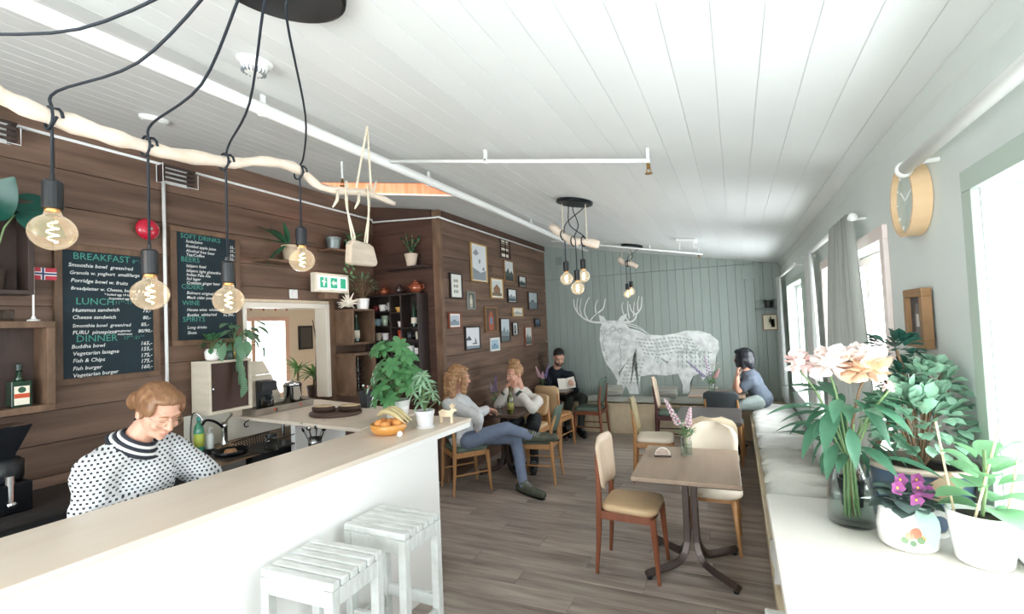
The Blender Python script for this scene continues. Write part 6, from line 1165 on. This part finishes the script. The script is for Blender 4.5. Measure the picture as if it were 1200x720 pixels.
SKIN = M('fair_skin', 'd8a993', .5, c2='d09d86', sc=8, spec=.35); SKIN2 = M('light_skin', 'dcb09a', .5, c2='d3a48d', sc=8, spec=.35)
def setz(J, **k):
    for a, z in k.items(): J[a] = V(J[a]); J[a].z = z
def person(label, base, J, skin, head, hands, top=None, legs=None, vox=.0075, R=1.0, sleeve=1.0, topmat=None, legmat=None, topk=.022, shoes=None, feet=True, topfold=(.018, .07)):
    t = thing('person', label, 'person', base); X = V(J['ls'])-V(J['rs'])
    upv = V(J['neck'])-V(J['pel']); Rb = basis3(-X, upv.cross(-X)*-1) if False else None
    xr = (V(J['rs'])-V(J['ls'])).normalized(); zz = (upv - xr*upv.dot(xr)).normalized(); yy = zz.cross(xr); Rt = Mx((xr, yy, zz)).transposed()
    ch = V(J['pel']).lerp(V(J['neck']), .68); be = V(J['pel']).lerp(V(J['neck']), .32); nk = V(J['neck'])
    def torso(k): return [('e', ch, (.145*R+k, .105*R+k, .17*R+k*.6), Rt), ('e', be, (.135*R+k, .1*R+k, .16*R+k*.6), Rt), ('e', J['pel'], (.155*R+k, .115*R+k, .11*R+k), Rt), ('c', nk-zz*.05, V(J['ls'])-zz*.01, .05*R+k, .052*R+k), ('c', nk-zz*.05, V(J['rs'])-zz*.01, .05*R+k, .052*R+k)]
    def arm(s, k, f=1.0):
        sh, el, wr = V(J[s+'s']), V(J[s+'e']), V(J[s+'w']); out = [('c', sh, el, .05*R+k, .038*R+k)]
        if f <= 0: return [('c', sh, sh.lerp(el, -f if f < 0 else .5), .05*R+k, .043*R+k)]
        return out+[('c', el, el.lerp(wr, f), .038*R+k, .038*R+(.026-.038)*f*R+k)]
    def leg(s, k, f=1.0): h, kn, an = V(J[s+'h']), V(J[s+'k']), V(J[s+'a']); return [('c', h, kn, .082*R+k, .055*R+k), ('c', kn, kn.lerp(an, f), .055*R+k, (.055-.02*f)*R+k)]
    def foot(s, k=0): an, to = V(J[s+'a']), V(J[s+'t']); return [('c', an+(to-an)*-.25+V((0, 0, -.015)), an.lerp(to, .5)+V((0, 0, -.01)), .034+k, .036+k), ('c', an.lerp(to, .5)+V((0, 0, -.01)), to, .036+k, .026+k)]
    pr = torso(0)+arm('l', 0)+arm('r', 0)+leg('l', 0)+leg('r', 0)+foot('l')+foot('r')+head.prims(J['neck'])
    for h in hands: pr += hand(*h)
    blob('body', pr, skin, t, vox, 5)
    ft = torso(topk)
    for s in 'lr': ft += arm(s, topk*.9, sleeve)
    blob('top', ft, topmat, t, .009, 7, .5, topfold)
    fl_ = [('e', J['pel'], (.155*R+.014, .115*R+.014, .11*R+.01), Rt)]
    for s in 'lr': fl_ += leg(s, .014, .96)
    blob('trousers', fl_, legmat, t, .009, 7, .5, (.014, .08))
    if shoes:
        for s in 'lr':
            sh_ = blob('shoe', foot(s, .012)+[('c', V(J[s+'a'])+V((0, 0, .02)), V(J[s+'a'])+(V(J[s+'k'])-V(J[s+'a'])).normalized()*.09, .045, .048)], shoes, t, .007, 4)
            an, to = V(J[s+'a']), V(J[s+'t']); d = (to-an).normalized(); nu = (V(J[s+'k'])-an).normalized(); nu = (nu-d*nu.dot(d)).normalized(); o0 = V(t.location); sd = d.cross(nu)
            for i in range(4): c_ = an+d*(.03+.022*i)+nu*(.055-.008*i)-o0; G().tube([c_-sd*.028, c_+nu*.006, c_+sd*.028], .0035, 5).obj('lace', M('grey_lace', '9aa0a0', .8), sh_)
            so = G(); q = [an+d*(-.085), an+d*.0, an.lerp(to, .6), to+d*.03]; so.tube([p_-nu*.045-o0 for p_ in q], [.03, .04, .045, .03], 8, sq=.28); so.obj('sole', BLACK, sh_)
    return t
P_ = ony
# barista -----------------------------------------------------------------------------------------
hd = Head(onx(186, 481, -2.57), (.90, .02, -.52), -.06, 1.1)
SWE = M('knit_sweater', 'e6e8e8', .95)
nt = SWE.node_tree; N = nt.nodes; L = nt.links
tc = N.new('ShaderNodeTexCoord'); sx_ = N.new('ShaderNodeSeparateXYZ'); L.new(tc.outputs['Object'], sx_.inputs[0])
def mth(op, a, b=None):
    n_ = N.new('ShaderNodeMath'); n_.operation = op
    for i, v_ in enumerate((a, b)):
        if v_ is None: continue
        if isinstance(v_, (int, float)): n_.inputs[i].default_value = v_
        else: L.new(v_, n_.inputs[i])
    return n_.outputs[0]
along = mth('ADD', mth('MULTIPLY', sx_.outputs[0], .55), mth('MULTIPLY', sx_.outputs[1], 1.0)); K = 2*pi/.024
rowi = mth('FLOOR', mth('DIVIDE', sx_.outputs[2], .0165)); shift = mth('MULTIPLY', mth('MODULO', rowi, 2), pi)
dots = mth('SINE', mth('ADD', mth('MULTIPLY', along, K), shift)); zf = mth('SINE', mth('MULTIPLY', sx_.outputs[2], 2*pi/.0165))
msk = mth('MULTIPLY', mth('GREATER_THAN', dots, .15), mth('GREATER_THAN', zf, .0))
mx = N.new('ShaderNodeMix'); mx.data_type = 'RGBA'; mx.inputs[6].default_value = (*col('d2d6d9'), 1); mx.inputs[7].default_value = (*col('252b33'), 1); L.new(msk, mx.inputs[0]); L.new(mx.outputs[2], N['Principled BSDF'].inputs['Base Color'])
bpn = N.new('ShaderNodeBump'); nzn = N.new('ShaderNodeTexNoise'); nzn.inputs['Scale'].default_value = 160; L.new(tc.outputs['Object'], nzn.inputs['Vector']); L.new(nzn.outputs['Fac'], bpn.inputs['Height']); bpn.inputs['Strength'].default_value = .4; bpn.inputs['Distance'].default_value = .006; L.new(bpn.outputs[0], N['Principled BSDF'].inputs['Normal'])
bn = onx(158, 520, -2.68)
PB = onx(165, 650, -2.78)
J = dict(pel=PB, neck=bn-V((0.01, 0, .0)), ls=bn+V((-.06, .175, -.075)), rs=bn+V((.02, -.165, -.085)), le=onx(240, 556, -2.68), lw=(-2.5, 1.62, .93), re=onx(106, 600, -2.60), rw=(-2.56, 1.42, .92),
         lh=PB+V((-.02, .09, -.04)), rh=PB+V((.0, -.09, -.04)), lk=PB+V((.05, .1, -.42)), rk=PB+V((.07, -.1, -.42)), la=V((PB.x-.03, PB.y+.1, .09)), ra=V((PB.x, PB.y-.1, .09)), lt=V((PB.x+.14, PB.y+.14, .04)), rt=V((PB.x+.17, PB.y-.08, .04)))
t = person('person in patterned knit sweater and glasses bending over behind the bar', (-2.9, 1.22, 0), J, SKIN, hd, [(J['lw'], (.5, -.6, -.2), (0, 0, -1), -1, .5), (J['rw'], (.6, .5, -.2), (0, 0, -1), 1, .5)], topmat=SWE, legmat=M('black_trousers', '22252a', .8), topk=.042, vox=.006, shoes=BLACK, topfold=(.035, .11))
hd.face(t, 'down', 'a27a58', 'c07a72')
o0 = V(t.location)
# collar stripes
cz = hd.p(0, -.02, -.055); ax = (cz-bn).normalized(); xa = ax.orthogonal().normalized(); ya = ax.cross(xa)
for i in range(5):
    R_ = .112-.010*i; c_ = bn+ax*(-.012+.012*i)-o0; G().tube([c_+xa*cos(a)*R_+ya*sin(a)*R_ for a in [k*2*pi/28 for k in range(29)]], .0078, 8, caps=False).obj('collar_band', [M('navy_knit', '262c36', .9), M('white_knit', 'e3e6e8', .9)][i % 2], t, smooth=True)
HR = M('auburn_hair', '94704f', .4, c2='6f4d36', sc=30, stretch=(1, 4, 1), bump=.3)
blob('hair', [hd.e((0, -.03, .034), (.081, .095, .086)), hd.e((0, .008, .082), (.058, .074, .034)), hd.e((.026, .02, .078), (.046, .056, .024)), hd.e((-.026, .02, .078), (.046, .056, .024)), hd.e((.064, .018, .035), (.019, .045, .045)), hd.e((-.064, .018, .035), (.019, .045, .045)), hd.e((.066, -.01, .0), (.016, .03, .04)), hd.e((-.066, -.01, .0), (.016, .03, .04)), hd.e((0, -.11, -.01), (.052, .05, .05)), hd.e((.0, -.15, -.04), (.042, .04, .05))], HR, t, .005, 6)
GL = M('gold_wire', 'b9a08a', .3, metal=.9)
gl = None
for sx in (-1, 1):
    c_ = hd.p(sx*.031, .098, -.004); P = [c_+hd.R @ V((cos(a)*.024, -.006*abs(cos(a)), sin(a)*.019))*1.08-o0 for a in [k*2*pi/20 for k in range(21)]]
    gq = G().tube(P, .0014, 5, caps=False).obj('glasses_rim', GL, t); G().tube([hd.p(sx*.055, .092, .0)-o0, hd.p(sx*.078, .02, .008)-o0, hd.p(sx*.08, -.015, .0)-o0], .0014, 5).obj('glasses_temple', GL, t)
G().tube([hd.p(-.008, .1, .0)-o0, hd.p(0, .105, .004)-o0, hd.p(.008, .1, .0)-o0], .0014, 5).obj('glasses_bridge', GL, t)
for sx in (-1, 1): G().ell(tuple(hd.p(sx*.083, -.004, -.036)-o0), (.006, .006, .006), 10).obj('earring', BLACK, t, smooth=True)
# woman in light sweater with crossed legs ----------------------------------------------------------
hd = Head(P_(538, 443, 4.52), (.62, .74, -.15), 0, 1.16)
J = dict(pel=P_(543, 520, 4.50), neck=P_(531, 463, 4.50), rs=P_(526, 474, 4.37), ls=P_(543, 470, 4.64), re=P_(560, 490, 4.33), rw=P_(560, 501, 4.42), le=P_(560, 486, 4.66), lw=P_(570, 480, 4.76),
         rh=P_(549, 523, 4.42), lh=P_(549, 517, 4.58), rk=P_(594, 502, 4.56), ra=P_(624, 512, 4.62), rt=P_(650, 513, 4.60), lk=P_(604, 513, 4.70), la=P_(614, 571, 4.56), lt=P_(636, 580, 4.48))
setz(J, pel=.565, rh=.54, lh=.54)
KN = M('pale_grey_knit', 'd3d5d6', .9, c2='c6c9cb', sc=20, bump=.15, bsc=220); JE = M('grey_blue_jeans', '76839a', .8, c2='66738b', sc=10, bump=.1, bsc=200); BOOT = M('dark_olive_boot', '3a4038', .6, c2='585c4c', sc=25)
t = person('person with loose blond hair, pale sweater and grey blue trousers, legs crossed', (-2.7, 4.52, 0), J, SKIN, hd, [(J['rw'], P_(558, 512, 4.44)-P_(560, 501, 4.42), (.2, .5, -1), -1, .5), (J['lw'], (.7, .5, -.2), (.3, -.5, -.8), 1, .9)], topmat=KN, legmat=JE, topk=.026, shoes=BOOT, sleeve=.9)
hd.face(t, 'open', 'a07a55'); BLO = M('blond_hair', 'b58e66', .5, c2='8a6645', sc=14, stretch=(1, 1, 3), bump=.4)
blob('hair', [hd.e((0, -.025, .035), (.088, .098, .092)), hd.e((0, .03, .085), (.06, .05, .025)), hd.cap((.07, .02, .0), (.085, .03, -.12), .032, .028), hd.cap((-.07, .02, .0), (-.085, .03, -.12), .032, .028), hd.cap((.04, -.08, -.02), (.06, -.075, -.16), .05, .035), hd.cap((-.04, -.08, -.02), (-.06, -.075, -.17), .05, .035), hd.cap((0, -.1, 0), (0, -.1, -.19), .05, .03)], BLO, t, .006, 3, .5, (.035, .03))
# woman with hands at her mouth ---------------------------------------------------------------------
hd = Head(P_(603, 439, 5.46), (-.42, -.88, -.12), .05, 1.14)
J = dict(pel=P_(617, 509, 5.66), neck=P_(610, 460, 5.55), ls=P_(629, 470, 5.54), rs=P_(592, 470, 5.60), le=P_(624, 479, 5.27), lw=P_(606, 459, 5.33), re=P_(584, 475, 5.36), rw=P_(594, 459, 5.36),
         rh=P_(609, 508, 5.58), lh=P_(627, 508, 5.58), rk=P_(600, 503, 5.2), lk=P_(625, 503, 5.2), ra=P_(606, 536, 5.25), la=P_(626, 534, 5.3), rt=P_(603, 543, 5.1), lt=P_(624, 541, 5.15))
setz(J, pel=.57, rh=.55, lh=.55, rk=.52, lk=.52, ra=.1, la=.1, rt=.045, lt=.045)
FLE = M('cream_fleece', 'ddd9d2', .95, c2='d0ccc4', sc=12, bump=.2, bsc=120); TANF = M('ochre_fleece', 'd9b98a', .95, c2='ccaa7a', sc=12, bump=.2, bsc=120)
t = person('person with blond top bun holding both hands before the mouth', (-2.43, 5.64, 0), J, SKIN, hd, [(J['rw'], (.35, .1, .8), (.3, .9, .1), 1, .9), (J['lw'], (-.45, .1, .8), (-.3, .9, .1), -1, .9)], topmat=FLE, legmat=M('black_trousers', '22252a', .8), topk=.028, shoes=BLACK)
hd.face(t, 'open', '9a7a55'); o0 = V(t.location)
blob('hair', [hd.e((0, -.03, .04), (.082, .09, .085)), hd.e((0, .03, .088), (.058, .04, .022)), hd.e((.02, -.02, .135), (.05, .05, .038)), hd.e((-.02, -.04, .13), (.04, .04, .034)), hd.e((.055, .0, .03), (.026, .04, .04)), hd.e((-.055, .0, .03), (.026, .04, .04))], BLO, t, .006, 3, .5, (.02, .025))
pl_, nk_ = V(J['pel']), V(J['neck']); bl_ = pl_.lerp(nk_, .30); blob('ochre_panel', [('e', bl_, (.178, .145, .135)), ('e', pl_.lerp(nk_, .05), (.185, .15, .1))], TANF, t, .009, 4)
for w_, e_ in (('rw', 're'), ('lw', 'le')): a_ = V(J[w_]).lerp(V(J[e_]), .1)-o0; b_ = V(J[w_]).lerp(V(J[e_]), .24)-o0; G().tube([a_, b_], [.052, .055], 12).obj('cuff', M('dark_green_cuff', '3d4a40', .8), t, smooth=True)
# man reading ---------------------------------------------------------------------------------------
hd = Head(P_(655, 419, 7.46), (.42, -.76, -.42), 0, 1.16)
J = dict(pel=P_(653, 480, 7.66), neck=P_(652, 434, 7.56), rs=P_(641, 440, 7.54), ls=P_(668, 440, 7.54), re=P_(643, 461, 7.30), rw=P_(655, 451, 7.18), le=P_(675, 459, 7.34), lw=P_(673, 455, 7.12),
         rh=P_(650, 480, 7.58), lh=P_(660, 480, 7.58), rk=P_(668, 477, 7.18), lk=P_(684, 473, 7.22), ra=P_(664, 505, 7.1), la=P_(680, 503, 7.12), rt=P_(668, 512, 6.95), lt=P_(686, 510, 7.0))
for k_ in ('ra', 'la'): J[k_].z = .1
for k_ in ('rt', 'lt'): J[k_].z = .045
setz(J, pel=.62, rh=.595, lh=.595, rk=.54, lk=.56)
t = person('person with dark hair and beard in navy jumper reading on the bench', (-2.62, 7.6, 0), J, SKIN2, hd, [(J['rw'], (.6, -.3, .3), (.4, .3, .8), 1, .7), (J['lw'], (-.2, -.3, .5), (-.5, .4, .5), -1, .7)], topmat=M('navy_jumper', '1d2733', .9, c2='17202b', sc=20), legmat=M('dark_olive_trousers', '3f443e', .85, c2='343933', sc=10), topk=.024, shoes=BLACK)
hd.face(t, 'down', '2b2522'); DH = M('dark_hair', '231f1f', .5, c2='181516', sc=20, bump=.3)
blob('hair', [hd.e((0, -.025, .045), (.08, .092, .082)), hd.e((0, .04, .09), (.06, .045, .026))], DH, t, .006, 3, .5, (.01, .02)); blob('beard', [hd.e((0, .05, -.085), (.046, .045, .03)), hd.e((.045, .03, -.06), (.016, .03, .035)), hd.e((-.045, .03, -.06), (.016, .03, .035)), hd.cap((-.02, .094, -.047), (.02, .094, -.047), .006, .006)], M('dark_beard', '4a3c36', .7, c2='382d29', sc=30), t, .005, 3)
bk = thing('open_book', 'open book held by the man on the bench', 'book', P_(664, 450, 7.10)); bk.rotation_euler = (radians(52), radians(-6), radians(22))
for s in (-1, 1):
    G().prism([(0, 0), (s*.03, .012), (s*.13, .03), (s*.13, .022), (s*.03, .0), (0, -.004)], -.095, .095, 'y').obj('page_block', M('book_paper', 'eeeae0', .8), bk); G().prism([(0, -.006), (s*.03, -.003), (s*.135, .019), (s*.135, .016), (s*.03, -.008), (0, -.010)], -.1, .1, 'y').obj('cover', M('dark_cover', '2f333a', .6), bk)
# woman leaning on the far table ----------------------------------------------------------------------
hd = Head(P_(871, 420, 6.98), (-.88, .42, -.05), 0, 1.14)
J = dict(pel=P_(893, 473, 7.0), neck=P_(877, 438, 6.98), ls=P_(880, 446, 6.84), rs=P_(880, 443, 7.14), le=P_(866, 467, 6.80), lw=P_(864, 443, 6.86), re=P_(862, 461, 7.12), rw=P_(864, 440, 7.05),
         lh=P_(888, 478, 6.88), rh=P_(888, 474, 7.08), lk=P_(857, 484, 6.78), rk=P_(852, 474, 7.1), la=P_(866, 517, 6.75), ra=P_(852, 508, 7.1), lt=P_(855, 521, 6.7), rt=P_(842, 511, 7.1))
for k_ in ('ra', 'la'): J[k_].z = .1
for k_ in ('rt', 'lt'): J[k_].z = .045
J['le'].z = max(J['le'].z, .775); J['re'].z = max(J['re'].z, .775)
setz(J, pel=.655, rh=.625, lh=.625, rk=.56, lk=.56)
t = person('person with black bob and grey shirt leaning on the table, looking away', (.2, 7.0, 0), J, SKIN, hd, [(J['lw'], (.1, .3, 1), (1, .2, .2), -1, .6), (J['rw'], (.1, -.1, 1), (1, -.2, .2), 1, .6)], topmat=M('grey_tshirt', '5b6470', .9, c2='525a66', sc=10), legmat=M('grey_green_trousers', '87918d', .85, c2='7b8581', sc=10), topk=.02, sleeve=-.62, shoes=BLACK)
hd.face(t, 'open', '2b2522'); BH = M('black_hair', '1f2127', .35, c2='15161b', sc=14, stretch=(1, 1, 4), bump=.2)
blob('hair', [hd.e((0, -.02, .03), (.092, .105, .095)), hd.e((0, -.03, -.03), (.098, .095, .085)), hd.e((.06, .015, -.03), (.035, .06, .075)), hd.e((-.06, .015, -.03), (.035, .06, .075)), hd.e((0, .04, .075), (.07, .05, .035)), hd.cap((.06, -.03, -.02), (.07, -.02, -.09), .045, .03), hd.cap((-.06, -.03, -.02), (-.07, -.02, -.09), .045, .03), hd.cap((0, -.08, -.02), (0, -.075, -.09), .055, .04), hd.cap((.075, .03, 0), (.08, .04, -.08), .02, .018), hd.cap((-.075, .03, 0), (-.08, .04, -.08), .02, .018)], BH, t, .006, 4)
